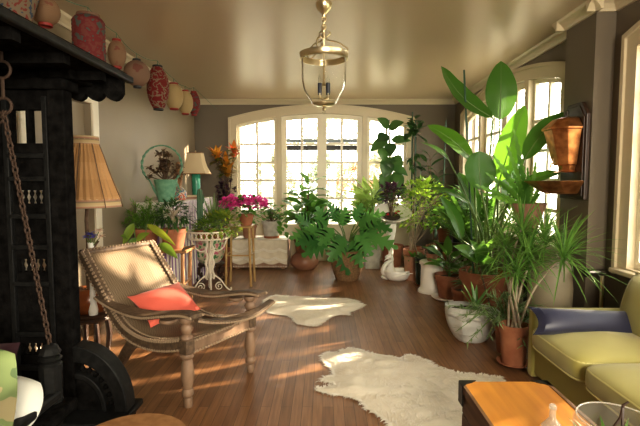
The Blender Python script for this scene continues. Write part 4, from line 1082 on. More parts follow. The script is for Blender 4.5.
# bamboo side table with pink geranium
bx0, bx1, by0, by1, bz = -1.245, -.92, 5.66, 6.0, .775
bt_ = thing('bamboo_table', 'small bamboo side table with slim legs holding the magenta flowers', 'table', ((bx0+bx1)/2, (by0+by1)/2, 0))
MB().box((bx0-.01, by0-.01, bz-.022), (bx1+.01, by1+.01, bz)).build('top', 'bamboo', bt_, bevel=.006)
for x in (bx0+.02, bx1-.02):
    for y in (by0+.02, by1-.02):
        sx = .02*(1 if x > -1.1 else -1); MB().tube([(x+sx, y, 0), (x+sx*.6, y, .26), (x+sx*.3, y, .52), (x, y, bz-.02)], [.017, .015, .016, .017], 8).build('leg', 'bamboo', bt_)
for p, q in (((bx0, by0+.02), (bx1, by0+.02)), ((bx1, by0+.02), (bx1, by1-.02)), ((bx0, by0+.02), (bx0, by1-.02))):
    MB().tube([(*p, .40), (*q, .40)], .010, 7).build('stretcher', 'bamboo', bt_)
a = V(-1.0, 5.84, bz)
t = potted('geranium', 'terracotta pot brimming with magenta pink flowers on the bamboo table', a, 'flowers'); pot(t, a, .105, .07, .15)
F = MB(); S = MB(); B_ = MB(); bush(F, S, a+V(-.03, 0, .24), a+V(0, 0, .12), (.30, .22, .12), 190, .07, .05, 'round', .5, 12)
r1 = random.Random(8)
for i in range(150):
    an = r1.uniform(0, 2*PI); q = r1.uniform(.2, 1)**.5; p = a+V(-.03+.31*q*math.cos(an), .21*q*math.sin(an), .27+.11*(1-q*q)+r1.uniform(-.05, .03)); nrm = rdir(.2, 1.2, None, r1)
    for k in range(5): B_.leaf(p, Quaternion(nrm, k*1.257)@(perp(nrm)+nrm*.35), .052, .044, 'obov', .3, .1, 3)
F.build('foliage', 'lf_mid', t); S.build('stem', 'stem', t); B_.build('blossoms', 'pinkflower', t)

# lace covered bench
lx0, lx1, ly0, ly1, lz = -1.38, -.545, 6.80, 7.36, .455
lb = thing('low_bench', 'low bench under the left window hidden by a lace cover', 'bench', ((lx0+lx1)/2, (ly0+ly1)/2, 0))
MB().box((lx0+.03, ly0+.03, lz-.05), (lx1-.03, ly1-.03, lz-.012)).build('top', 'oak', lb)
for x in (lx0+.07, lx1-.07):
    for y in (ly0+.07, ly1-.07): MB().cbox((x, y, (lz-.05)/2), (.05, .05, lz-.05)).build('leg', 'oak', lb)
lc = thing('lace_cover', 'cream lace cover with a brown scalloped border over the low bench', 'cloth', ((lx0+lx1)/2, (ly0+ly1)/2, lz))
MB().box((lx0, ly0, lz-.01), (lx1, ly1, lz)).build('cloth_top', 'clothw', lc)
m_ = MB(); N = 60; vs = []; fs = []
for i in range(N+1):
    u = i/N; x = lx0+(lx1-lx0)*u; w = .006*math.sin(i*.9)
    vs += [(x, ly0-.004, lz), (x, ly0-.012-w, .25), (x, ly0-.018-w, .03)]
for i in range(N):
    for j in range(2): k = i*3+j; fs.append((k, k+1, k+4, k+3))
m_.add(vs, fs)
m_.add([(lx1+.004, ly0, lz), (lx1+.004, ly1, lz), (lx1+.012, ly1, .03), (lx1+.012, ly0-.01, .03)], [(0, 3, 2, 1)]); m_.build('drop', 'lacebrown', lc)
m_ = MB()
for i in range(N):
    z = lambda u: .115-.035*abs(math.sin(u*PI*3.5))
    u0, u1 = i/N, (i+1)/N; x0, x1 = lx0+(lx1-lx0)*u0, lx0+(lx1-lx0)*u1; y = ly0-.026
    m_.add([(x0, y+.015, lz-.002), (x1, y+.015, lz-.002), (x1, y, z(u1)), (x0, y, z(u0))], [(0, 3, 2, 1)])
m_.build('lace', 'lace', lc)
m_ = MB()
for row, (zz, am) in enumerate(((.33, .035), (.20, .04))):
    for q in range(3):
        m_.tube([V(lx0+(lx1-lx0)*i/70, ly0-.024-.004*row, zz-.014*q-am*abs(math.sin(i/70*PI*3.5+row*.8))) for i in range(71)], .003, 4)
m_.build('scroll_stitching', 'whitecer', lc)
m_ = MB()
for i in range(22): m_.ball((lx0+.02+(lx1-lx0-.04)*i/21, ly0-.022, .05), .010, 6, 4)
m_.build('bobbles', 'clothw', lc)
a = V(-.815, 7.08, lz)
t = potted('potted_ivy', 'grey washed pot of loose green ivy standing on the lace cover', a); pot(t, a, .155, .11, .27, 'concrete')
MB().lathe([(0, 0), (.118, 0), (.124, .03), (.118, .034), (0, .034)], a+V(0, 0, 0), 24).build('foot', 'terra', t)
F = MB(); S = MB(); r1 = random.Random(21)
for i in range(15):
    d = rdir(.2, 1.5, i*2.4, r1); L = r1.uniform(.2, .40); p0 = a+V(0, 0, .23); p1 = p0+d*L*.6+V(0, 0, .08); p2 = p1+V(d.x*.2, d.y*.12, -.10 if i % 2 else .08); S.tube([p0, p1, p2], [.006, .005, .003], 5)
    for k in range(8):
        q = r1.uniform(.2, 1); p = p0.lerp(p1, q*2) if q < .5 else p1.lerp(p2, q*2-1); F.leaf(p, rdir(-.5, .8, None, r1), .085, .075, 'ovate', .5, .15, 4)
for k in range(10): F.leaf(a+V(.12+r1.uniform(-.02, .12), -.08+r1.uniform(-.05, .05), .3-k*.025), V(.4, -.5, -.5), .09, .08, 'ovate', .4)
F.build('foliage', 'lf_lime' if False else 'lf_mid', t); S.build('stem', 'bark', t)
a = V(-1.16, 7.05, lz)
t = potted('small_potted_plant', 'small leafy plant in a plain terracotta pot behind the bamboo table', a); pot(t, a, .12, .09, .21, 'terra2')
F = MB(); S = MB(); bush(F, S, a+V(0, 0, .27), a+V(0, 0, .18), (.13, .12, .08), 70, .07, .04, 'ovate', .6, 7); F.build('foliage', 'lf_mid', t); S.build('stem', 'stem', t)

# ------------------------------------------------------------------ middle: fig and philodendron
a = V(-.285, 6.88, 0)
t = potted('fiddle_leaf_fig', 'fiddle leaf fig in a stacked brown clay pot in front of the left door', a)
MB().shell([(0, 0), (.14, 0), (.205, .06), (.22, .12), (.20, .19), (.15, .235), (.14, .25), (0, .25)], a, 28).build('lower_pot', 'pottery', t)
pot(t, a+V(0, 0, .25), .17, .13, .23, 'pottery')
F = MB(); S = MB(); r1 = random.Random(3)
top = ony(309, 188, 6.88)
cane(F, S, a+V(0, 0, .44), top, .25, 30, .34, .22, 'obov', .3, 1.0, 1.0, r1, .014, .05, fold=.15, wave=.03)
for dx in (-.12, .13): cane(F, S, a+V(0, 0, .44), a+V(dx, -.08, .88), .3, 14, .30, .20, 'obov', .2, 1.0, 1.1, r1, .010, .05)
F.build('foliage', 'lf_fig', t); S.build('trunk', 'bark', t)
MB().tube([a+V(.02, .02, .45), ony(308.5, 168, 6.9)], .006, 6).build('stake', 'bamboo', t)
a = V(.33, 6.13, 0)
t = potted('split_leaf_philodendron', 'philodendron with deeply cut leaves in a brown woven basket in front of the right door', a)
MB().shell([(0, 0), (.15, 0), (.19, .10), (.225, .26), (.235, .40), (.22, .41), (.2, .36), (.17, .3)], a, 40, wob=lambda k, z: 1+(.015 if k % 2 else -.015)).build('basket', 'basket', t)
MB().torus(a+V(0, 0, .405), .228, .012, (1, 0, 0), 6, (0, 0, 1), 36).build('basket_rim', 'basket', t)
MB().lathe([(.2, .36), (0, .37)], a, 24).build('soil', 'soil', t)
F = MB(); S = MB(); r1 = random.Random(6)
def philo(px, py, Y, tx, ty, W, n_, dY=-.15):
    p0 = ony(px, py, Y); p1 = ony(tx, ty, Y+dY); d = p1-p0; c0 = a+V(0, 0, .37)
    S.tube([c0, (c0+p0)/2+V(0, 0, .08), p0], [.011, .009, .007], 6)
    F.leaf(p0, d.normalized()+V(0, 0, .12), d.length, W*1.12, 'ovate', .35, .12, lobes=n_-2, side=d.cross(V(.1, -.8, .6)))
for q in ((342,226,6.1,346,209,.27,8), (337,234,6.0,349,276,.36,9), (352,240,6.0,362,268,.30,8), (331,232,6.0,305,230,.30,8), (330,240,6.0,303,258,.32,8), (326,228,6.2,318,207,.30,8), (358,226,6.1,385,214,.32,8), (362,235,6.0,398,250,.30,8), (360,228,6.1,376,240,.30,8), (333,228,5.95,320,246,.28,8), (322,240,5.95,296,246,.30,8), (366,222,6.2,392,232,.28,8), (345,238,5.9,330,262,.30,8), (338,222,6.2,330,205,.28,8), (318,232,6.1,290,240,.28,8), (355,235,5.9,372,256,.30,8), (312,228,6.25,296,216,.26,8), (356,222,6.25,362,205,.26,8)):
    philo(*q)
F.build('foliage', 'lf_philo', t); S.build('stem', 'stem', t)

# ------------------------------------------------------------------ white birdbath, its planting, swan
a = V(.945, 6.22, 0)
bb = thing('birdbath', 'white birdbath with a ruffled tilted bowl on a slim pedestal', 'birdbath', a)
MB().lathe([(0, 0), (.13, 0), (.135, .02), (.10, .05), (.07, .10), (.045, .16), (.035, .25), (.032, .42), (.045, .55), (.07, .68), (.075, .78), (.06, .80), (0, .80)], a, 24).build('pedestal', 'whitecer', bb)
bc_ = a+V(0, -.01, .80); axv = V(0, -.42, .90)
MB().shell([(0, .0), (.08, .005), (.18, .06), (.26, .135), (.268, .14), (.25, .138), (.16, .08), (.07, .035), (0, .03)], bc_, 64, axv, wob=lambda k, z: 1+(.035 if k % 2 else -.035)*min(1, z/.06)).build('bowl', 'whitecer', bb)
s1 = bc_+axv.normalized()*.06
t = potted('purple_plant', 'dark purple leaved plant with red flowers growing in the white birdbath bowl', s1)
MB().lathe([(.12, .015), (0, .02)], s1, 20, axv).build('soil', 'soil', t)
F = MB(); S = MB(); B_ = MB(); r1 = random.Random(12)
bush(F, S, s1+V(.01, .05, .30), s1, (.18, .13, .15), 130, .085, .042, 'lance', .5, 12, r1)
for k in range(3):
    p = s1+V((-.06, .05, .085)[k], -.06, .03+.02*k)
    for j in range(14): B_.leaf(p, rdir(-.2, 1.4, None, r1), .03, .022, 'round', .3, .1, 3)
F.build('foliage', 'lf_purple', t); S.build('stem', 'bark', t); B_.build('blossoms', 'redflower', t)
a = onz(398, 281); a.z = 0; a.y += .08
sw_ = thing('swan_planter', 'white swan shaped planter on the floor beside the birdbath foot', 'planter', a)
MB().shell([(0, 0), (.09, 0), (.12, .025), (.145, .08), (.15, .125), (.14, .14), (.125, .13), (.12, .06), (0, .04)], a, 32, wob=lambda k, z: 1.0+.25*abs(math.cos(2*PI*k/32))**2*math.copysign(1, 1)+(.02 if k % 2 else -.02)).build('body', 'whitecer', sw_)
m_ = MB(); m_.tube(smoothcurve([a+V(-.14, 0, .06), a+V(-.19, 0, .12), a+V(-.165, 0, .20), a+V(-.115, 0, .245), a+V(-.075, 0, .27), a+V(-.085, 0, .315), a+V(-.125, 0, .32), a+V(-.15, 0, .29)], 4), [.04]*4+[.035]*4+[.03]*4+[.027]*8+[.028]*4+[.03]*4+[.018], 9); m_.tube([a+V(-.148, 0, .295), a+V(-.175, 0, .265)], [.014, .004], 7); m_.build('neck', 'whitecer', sw_)
m_ = MB()
for sg in (-1, 1):
    for k in range(4): m_.leaf(a+V(-.1+.04*k, sg*(.115+.008*k), .05+.012*k), V(1, sg*.12, .35), .17, .06, 'ovate', .3, .2)
m_.leaf(a+V(.13, 0, .10), V(1, 0, .7), .09, .08, 'ovate', -.2, .2); wg = m_.build('wing', 'whitecer', sw_)
sd = wg.modifiers.new('solid', 'SOLIDIFY'); sd.thickness = .008

# lime plant in grey container
a = V(.76, 6.95, 0)
t = potted('lime_leaved_plant', 'pale lime green leafy plant in a tall grey planter behind the birdbath', a)
m_ = MB(); m_.hexa([(a.x-.11, a.y-.11, 0), (a.x+.11, a.y-.11, 0), (a.x+.11, a.y+.11, 0), (a.x-.11, a.y+.11, 0), (a.x-.14, a.y-.14, .5), (a.x+.14, a.y-.14, .5), (a.x+.14, a.y+.14, .5), (a.x-.14, a.y+.14, .5)]); m_.build('planter', 'concrete', t, bevel=.008)
pot(t, a+V(0, 0, .50), .12, .085, .22, 'pottery')
F = MB(); S = MB(); r1 = random.Random(14)
for k in range(6): cane(F, S, a+V(0, 0, .68), a+V(r1.uniform(-.22, .06), -.05, .98+.05*k), .1, 13, .34, .10, 'lance', .2, 1.1, .7, r1, .008, .03)
F.build('foliage', 'lf_pale', t); S.build('stem', 'stem', t)

# rubber plant with stake
a = V(1.10, 7.12, 0)
t = potted('rubber_plant', 'tall rubber plant with large dark oval leaves tied to a green stake', a); pot(t, a, .18, .13, .34)
F = MB(); S = MB(); r1 = random.Random(9); top = ony(389, 122, 7.1)
S.tube([a+V(0, 0, .3), V(top.x+.03, 7.1, 1.2), top], [.016, .013, .008], 7)
for (ax, ay, bx_, by_, W) in ((389,128,377,118,.15),(389,129,404,122,.15),(388,135,377,142,.17),(388,139,370,152,.17),(391,140,411,141,.14),(390,143,391,156,.16),(386,147,382,160,.18),(386,157,390,172,.2),(392,157,403,166,.16),(388,160,384,178,.20),(391,166,408,176,.14),(387,173,383,188,.19),(394,172,402,190,.17),(389,180,378,196,.19),(396,185,406,198,.17),(392,185,390,203,.18),(386,190,374,202,.17)):
    p0 = ony(ax, ay, 7.08); p1 = ony(bx_, by_, 7.02+r1.uniform(-.08, .06)); F.leaf2(p0, p1, W*1.2, V(r1.uniform(-.3, .3), -.8, .5), 'ovate', .08, .15, 8); S.tube([V(top.x, 7.1, p0.z-.05), p0], .005, 4)
for k in range(26): p = V(top.x+r1.uniform(-.1, .15), 7.05, r1.uniform(.75, 1.2)); F.leaf(p, rdir(-.4, .6, None, r1), .22, .11, 'ovate', .7)
F.build('foliage', 'lf_dark', t); S.build('stem', 'bark', t); MB().tube([a+V(.02, .05, .32), ony(389, 120, 7.15)], .010, 6).build('stake', 'stake', t)
a = V(1.44, 7.18, 0)
t = potted('staked_climber', 'dark leaved climber clustered at the top of a tall pole near the right corner', a); pot(t, a, .15, .11, .3)
F = MB(); S = MB(); S.tube([a+V(0, 0, .27), V(1.45, 7.18, 1.4), ony(414, 122, 7.15)], [.012, .010, .007], 6)
for k in range(30): p = ony(r1.uniform(407, 420), r1.uniform(118, 138), 7.12); F.leaf(p, V(r1.uniform(-1, 1), r1.uniform(-1, .1), r1.uniform(-.6, .5)), .19, .085, 'ovate', .8)
for k in range(30): p = ony(r1.uniform(409, 422), r1.uniform(150, 205), 7.12); F.leaf(p, rdir(-.9, .4, None, r1), .15, .06, 'ovate', .7)
F.build('foliage', 'lf_dark', t); S.build('stem', 'bark', t); m_ = MB(); m_.tube([a+V(-.02, .03, .28), ony(412.5, 112, 7.2)], .013, 6); m_.tube([a+V(.05, .03, .28), ony(415.5, 120, 7.2)], .013, 6); m_.build('stake', 'stake', t)
a = V(1.80, 7.05, 0)
t = potted('drooping_plant', 'tall plant with drooping dark strap leaves in the right back corner', a); pot(t, a, .18, .13, .34)
F = MB(); S = MB()
for k in range(5): cane(F, S, a+V(r1.uniform(-.05, .05), 0, .3), a+V(r1.uniform(-.35, .12), r1.uniform(-.2, .1), 1.25+.12*k), .3, 15, .30, .075, 'lance', -.3, .6, 1.3, r1, .010, .05)
F.build('foliage', 'lf_dark', t); S.build('stem', 'bark', t); MB().tube([a+V(.06, 0, .3), ony(446, 120, 7.0)], .010, 6).build('stake', 'stake', t)

# lime shrub and the pots on the floor by the right wall
a = V(1.27, 6.25, 0)
t = potted('weeping_fig', 'airy shrub of small bright lime leaves in a terracotta pot beyond the white pedestal', a); pot(t, a, .15, .11, .40, 'terra')
F = MB(); S = MB(); r1 = random.Random(31)
for k in range(5): S.tube([a+V(r1.uniform(-.05, .05), 0, .34), a+V(r1.uniform(-.1, .15), r1.uniform(-.1, .1), .75), a+V(r1.uniform(-.25, .35), r1.uniform(-.15, .15), 1.15)], [.010, .008, .005], 6)
bush(F, S, a+V(.10, -.05, .98), a+V(0, 0, .45), (.40, .30, .40), 620, .085, .038, 'ovate', .6, 16, r1); F.build('foliage', 'lf_lime', t); S.build('stem', 'palebark', t)
a = onz(413, 281.5)+V(.02, .12, 0); a.z = 0
t = potted('terracotta_planter', 'pale straight sided terracotta planter with small shoots beside the dark green jar', a); pot(t, a, .125, .105, .33, 'terra2', rim=False)
F = MB(); rosette(F, a+V(0, 0, .28), 24, .16, .05, 'ovate', .2, 1.2, .6); F.build('foliage', 'lf_mid', t)
a = onz(422, 287)+V(.02, .1, 0); a.z = 0
t = potted('succulent_jar', 'dark green glazed tall jar topped by a grey green succulent', a); pot(t, a, .095, .075, .36, 'darkgreenpot', rim=False, saucer='terra')
F = MB(); rosette(F, a+V(0, 0, .32), 30, .14, .06, 'obov', -.1, 1.2, .3); F.build('foliage', 'lf_grey', t)
a = onz(433, 295)+V(.02, .16, 0); a.z = 0
wp = thing('white_pedestal', 'white fluted ceramic pedestal between the dark jar and the saucer pot', 'pedestal', a)
MB().lathe([(0, 0), (.165, 0), (.165, .025), (.145, .045), (.135, .08), (.128, .30), (.135, .33), (.15, .345), (.15, .375), (.14, .385), (0, .385)], a, 48, wob=lambda k, z: 1+(.012 if k % 2 else -.012)*(1 if .05 < z < .32 else 0)).build('body', 'whitecer', wp)
t = potted('globe_cactus', 'round brownish cactus in a small pot on top of the white pedestal', a+V(0, 0, .385)); pot(t, a+V(0, 0, .385), .075, .055, .09, 'terra2')
MB().ball(a+V(0, 0, .52), .062, 20, 10).build('body', 'cactus', t)
sp_ = MB()
for k in range(150): d = rdir(-.4, 1.5, None, r1); sp_.leaf(a+V(0, 0, .52)+d*.06, d, .03, .003, 'lance', 0, 0, 2)
sp_.build('spines', 'bamboo', t)
a = onz(450, 302)+V(.03, .15, 0); a.z = 0
t = potted('dumb_cane', 'broad leaved green dieffenbachia in a terracotta pot on a white saucer', a)
MB().lathe([(0, 0), (.17, 0), (.20, .022), (.195, .03), (.15, .016), (0, .016)], a, 32).build('saucer', 'whitecer', t); pot(t, a+V(0, 0, .016), .165, .115, .27)
F = MB(); S = MB(); cane(F, S, a+V(0, 0, .24), a+V(-.02, 0, .45), .1, 13, .30, .12, 'ovate', .1, .9, .8, r1, .014, .06); F.build('foliage', 'lf_mid', t); S.build('stem', 'stem', t)
a = onz(469, 314)+V(.03, .16, 0); a.z = 0
t = potted('ti_plant', 'pink stemmed narrow leaved plant in a squat terracotta pot behind the face planter', a); pot(t, a, .165, .125, .22)
F = MB(); S = MB()
for k in range(5): cane(F, S, a+V(r1.uniform(-.05, .05), r1.uniform(-.05, .05), .19), a+V(r1.uniform(-.12, .06), r1.uniform(-.1, .05), .33+.04*k), .3, 10, .16, .032, 'lance', -.1, .8, .9, r1, .007, .01)
F.build('foliage', 'lf_grey', t); S.build('stem', mat('pink stem', (.40, .20, .14), .6), t)
# face planter
a = onz(472, 346)+V(.02, .15, 0); a.z = 0
t = potted('face_planter', 'white stone planter shaped as a reclining face, with aloe shoots', a, 'planter')
m_ = MB(); vs = []; fs = []; NS = 44; NR_ = 16
for i in range(NR_+1):
    q = i/NR_; z = .30*q
    for k in range(NS):
        an = 2*PI*k/NS; c, s = math.cos(an), math.sin(an)
        rr = .10+.10*math.sin(min(1, q*1.15)*PI/2)**.7
        x = rr*1.12*c+.02; y = rr*.92*s
        f = max(0, -c*.55-s*.83)  # the face looks toward -x,-y
        da = math.atan2(math.sin(an-4.12), math.cos(an-4.12))
        nose = .034*math.exp(-((da)/.17)**2)*math.exp(-((q-.50)/.20)**2)*(1.2-q)
        lips = .014*math.exp(-((da)/.30)**2)*(math.exp(-((q-.22)/.035)**2)+math.exp(-((q-.30)/.03)**2))
        eyes = -.020*(math.exp(-((abs(da)-.42)/.20)**2))*math.exp(-((q-.66)/.07)**2)+.010*(math.exp(-((abs(da)-.42)/.16)**2))*math.exp(-((q-.65)/.028)**2)
        brow = .016*math.exp(-((q-.78)/.06)**2)*math.exp(-((abs(da)-.40)/.35)**2)
        chin = .012*math.exp(-((da)/.35)**2)*math.exp(-((q-.08)/.08)**2)
        e = 1.7*(nose+lips+eyes+brow+chin)
        vs.append((a.x+x+c*e, a.y+y+s*e, z+ (-.035*(1+s) if q == 1 else 0)+.02*(-c)*q))
for i in range(NR_):
    for k in range(NS): l = (k+1) % NS; fs.append((i*NS+k, i*NS+l, (i+1)*NS+l, (i+1)*NS+k))
o = NR_*NS; b = len(vs)
for k in range(NS): p = Vector(vs[o+k]); c = Vector((a.x+.02, a.y, p.z)); vs.append(c.lerp(p, .90))
for k in range(NS): p = Vector(vs[b+k]); vs.append((p.x, p.y, p.z-.05))
for k in range(NS):
    l = (k+1) % NS; fs.append((o+k, o+l, b+l, b+k)); fs.append((b+k, b+l, b+NS+l, b+NS+k))
fs.append(tuple(range(NS))[::-1]); m_.add(vs, fs); m_.build('planter', 'stonewhite', t)
MB().lathe([(.185, .245), (0, .255)], a+V(.02, 0, 0), 24).build('soil', 'soil', t)
F = MB(); rosette(F, a+V(.05, .0, .24), 9, .27, .045, 'strap', 1.0, 1.45, .25, fold=.5); F.build('aloe_leaves', 'lf_aloe', t)
F = MB(); rosette(F, a+V(-.05, -.03, .25), 16, .09, .03, 'obov', .2, 1.2, .3); F.build('small_shoots', 'lf_grey', t)

# bird of paradise
a = V(1.62, 4.45, 0)
t = potted('bird_of_paradise', 'giant bird of paradise with huge paddle leaves in the largest terracotta pot', a); pot(t, a, .25, .18, .46, seg=36)
BL = [(493,118,4.45, 441,66,4.5, .27, (.5,-.8,.35), -.10, 'paddle'), (500,120,4.55, 501,61,4.6, .30, (-.2,-1,.1), .03, 'paddle'), (499,182,4.45, 525,105,4.4, .25, (-.45,-.8,.2), .05, 'paddle'),
 (524,160,4.0, 566,112,3.97, .20, (-.5,-.7,.5), .12, 'paddle'), (473,161,4.3, 427,125,4.4, .26, (.3,-.7,.6), .07, 'paddle'), (481,190,4.1, 479,151,4.15, .30, (.1,-1,.25), -.04, 'round'),
 (449,160,4.5, 420,142,4.6, .11, (.3,-.5,.8), .08, 'lance'), (470,204,4.3, 418,189,4.5, .12, (.2,-.5,.9), .12, 'lance'), (523,184,4.0, 562,172,3.96, .12, (-.2,-.6,.8), .06, 'paddle'),
 (505,205,4.6, 512,150,4.7, .22, (.3,-.9,.2), .05, 'paddle'), (462,240,4.3, 440,196,4.4, .16, (.4,-.8,.4), .1, 'paddle'), (478,215,4.7, 458,172,4.8, .2, (.2,-.9,.3), .05, 'paddle')]
base_ = a+V(0, 0, .40); r1 = random.Random(17)
for (x0, y0, Y0, x1, y1, Y1, W, nr, sag, shp) in BL:
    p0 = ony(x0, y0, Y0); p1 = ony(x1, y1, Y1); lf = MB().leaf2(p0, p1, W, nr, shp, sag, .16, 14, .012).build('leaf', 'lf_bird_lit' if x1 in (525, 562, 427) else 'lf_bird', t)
    mr_ = MB(); N_ = 8; d = p1-p0; nn = Vector(nr); nn = (nn-d.normalized()*nn.dot(d.normalized())).normalized()
    mr_.tube([p0.lerp(p1, i/N_)+nn*(sag*d.length*math.sin(PI*i/N_)) for i in range(N_+1)], [.007*(1-.8*i/N_) for i in range(N_+1)], 5); mr_.build('midrib', 'stem', lf)
    b = base_+V(r1.uniform(-.1, .1), r1.uniform(-.1, .1), 0); m0 = b.lerp(p0, .55); m0.x = b.x+(p0.x-b.x)*.38; m0.y = b.y+(p0.y-b.y)*.38
    MB().tube(smoothcurve([b, m0, p0], 5), [.016-.009*i/10 for i in range(11)], 7).build('stalk', 'stem', t)
m_ = MB(); m_.tube([base_+V(-.1, .05, 0), ony(464, 70, 4.5)], .009, 6); m_.build('stake', 'stake', t)
# palm-like canes behind it
a = V(1.80, 5.15, 0)
t = potted('palm', 'slender green caned palm crowded behind the bird of paradise', a); pot(t, a, .22, .16, .36)
F = MB(); S = MB()
for k in range(26):
    p0 = a+V(r1.uniform(-.12, .12), r1.uniform(-.12, .12), .31); p1 = p0+V(r1.uniform(-.45, .22), r1.uniform(-.35, .3), r1.uniform(.5, .95)); S.tube([p0, p0.lerp(p1, .5)+V(0, 0, .08), p1], [.012, .010, .005], 6)
    d = (p1-p0).normalized()
    for j in range(16):
        q = .45+.55*j/15; p = p0.lerp(p1, q)+V(0, 0, .08*math.sin(q*PI)); s_ = perp(d)*(1 if j % 2 else -1); F.leaf(p, s_+d*.7+V(0, 0, .3), .30*(1.15-q*.4), .042, 'lance', .8, .2, 4)
F.build('foliage', 'lf_mid', t); S.build('cane', 'stem', t)
# stands with pots between palm and weeping fig
a = V(1.66, 5.75, 0)
s1 = thing('plant_stand', 'square dark wooden plant stand among the pots by the right windows', 'plant stand', a)
MB().cbox(a+V(0, 0, .56), (.40, .30, .03)).build('top', 'dkwood', s1, bevel=.005)
for x in (-.17, .17):
    for y in (-.12, .12): MB().cbox(a+V(x, y, .273), (.03, .03, .545)).build('leg', 'dkwood', s1)
b = a+V(.08, -.02, .575); t = potted('umbrella_plant', 'glossy umbrella plant in a black plastic pot on the dark wooden stand', b); pot(t, b, .105, .08, .20, 'blackpot', rim=False)
F = MB(); S = MB(); r1 = random.Random(41)
for k in range(14):
    d = rdir(.3, 1.5, k*2.4, r1); p0 = b+V(0, 0, .18); p1 = p0+d*r1.uniform(.15, .38); S.tube([p0, p1], .004, 4)
    for j in range(7): F.leaf(p1, Quaternion(Z3, j*.9)@V(1, 0, .15), .12, .045, 'ovate', .9, .15, 4)
F.build('foliage', 'lf_mid', t); S.build('stem', 'stem', t)
b = a+V(-.12, -.03, .575); t = potted('peperomia', 'leafy plant in a slim terracotta pot at the front of the dark wooden stand', b); pot(t, b, .085, .06, .17)
F = MB(); S = MB(); bush(F, S, b+V(-.03, 0, .26), b+V(0, 0, .15), (.17, .15, .15), 110, .10, .045, 'ovate', .7, 9, r1); F.build('foliage', 'lf_mid', t); S.build('stem', 'stem', t)
# broad leaf plant by the big pot
a = V(1.53, 4.02, 0)
t = potted('broad_leaved_plant', 'single stemmed plant with wide glossy leaves in front of the largest terracotta pot', a); pot(t, a, .11, .08, .2)
F = MB(); S = MB(); tp = ony(478, 262, 4.0); S.tube([a+V(0, 0, .17), tp], [.009, .007], 6)
for (bx_, by_, W) in ((453,246,.17),(460,254,.15),(489,251,.13),(470,240,.16),(497,262,.12),(483,240,.13),(503,233,.08)):
    F.leaf2(tp, ony(bx_, by_, 3.95), W, V(.1, -.6, .8), 'ovate', .10, .2, 8)
F.build('foliage', 'lf_mid', t); S.build('stem', 'bark', t)

# dracaena and trailing needle shrub at the sofa end
a = V(1.385, 3.20, 0)
t = potted('dracaena', 'spiky dracaena with bare pale trunks in a terracotta pot at the end of the sofa', a)
pot(t, a+V(0, 0, .02), .105, .08, .30, 'terra', saucer='terra')
S = MB(); F = MB(); r1 = random.Random(19)
for (px, py, Y, n_, L) in ((527,254,3.30,90,.40), (564,254,3.2,80,.44), (506,246,3.45,70,.38), (545,240,3.40,70,.38), (522,228,3.4,60,.36), (516,270,3.2,50,.34)):
    h = ony(px, py, Y); b = a+V(r1.uniform(-.05, .05), r1.uniform(-.05, .05), .26); S.tube(smoothcurve([b, b.lerp(h, .4)+V(-.02, .02, .05), b.lerp(h, .75)+V(-.03, .02, 0), h], 4), [.010-.003*i/12 for i in range(13)], 7)
    for k in range(n_):
        F.leaf(h-V(0, 0, r1.uniform(0, .08)), rdir(-.5, 1.45, k*2.4, r1), L*r1.uniform(.7, 1.1), .016, 'strap', r1.uniform(.3, 1.2), .4, 6)
F.build('foliage', 'lf_spike', t); S.build('trunk', 'palebark', t)
a = V(1.46, 3.50, 0)
t = potted('needle_shrub', 'sprawling shrub of narrow grey green leaves between the face planter and the dracaena', a); pot(t, a, .10, .075, .22)
S = MB(); F = MB()
for k in range(26):
    d = rdir(.1, 1.35, k*2.4, r1); d.x -= .28; d.y -= .40; L = r1.uniform(.22, .36); p0 = a+V(0, 0, .19); p1 = p0+d*L*.55+V(0, 0, .10); p2 = p1+V(d.x*.22, d.y*.2-.03, .05 if k % 2 else -.12); S.tube([p0, p1, p2], [.005, .004, .002], 5)
    for j in range(34):
        q = r1.uniform(.15, 1); p = p0.lerp(p1, q*2) if q < .5 else p1.lerp(p2, q*2-1); dd = (p2-p0).normalized()+rdir(-1, 1, None, r1)*.9; F.leaf(p, dd, r1.uniform(.05, .085), .009, 'lance', .4, .2, 3)
F.build('foliage', 'lf_grey', t); S.build('stem', 'stem', t)
# beige jar beside the pier
a = V(1.845, 3.62, 0)
t = thing('tall_jar', 'tall rounded beige stoneware jar between the dracaena and the wall pier', 'jar', a)
MB().lathe([(0, 0), (.11, 0), (.14, .1), (.165, .32), (.168, .5), (.15, .66), (.11, .75), (.10, .79), (.115, .80), (.10, .805), (.085, .77), (0, .76)], a, 32).build('body', mat('beige stoneware', (.25, .21, .14), .6, c2=(.30, .25, .17), scale=5), t)
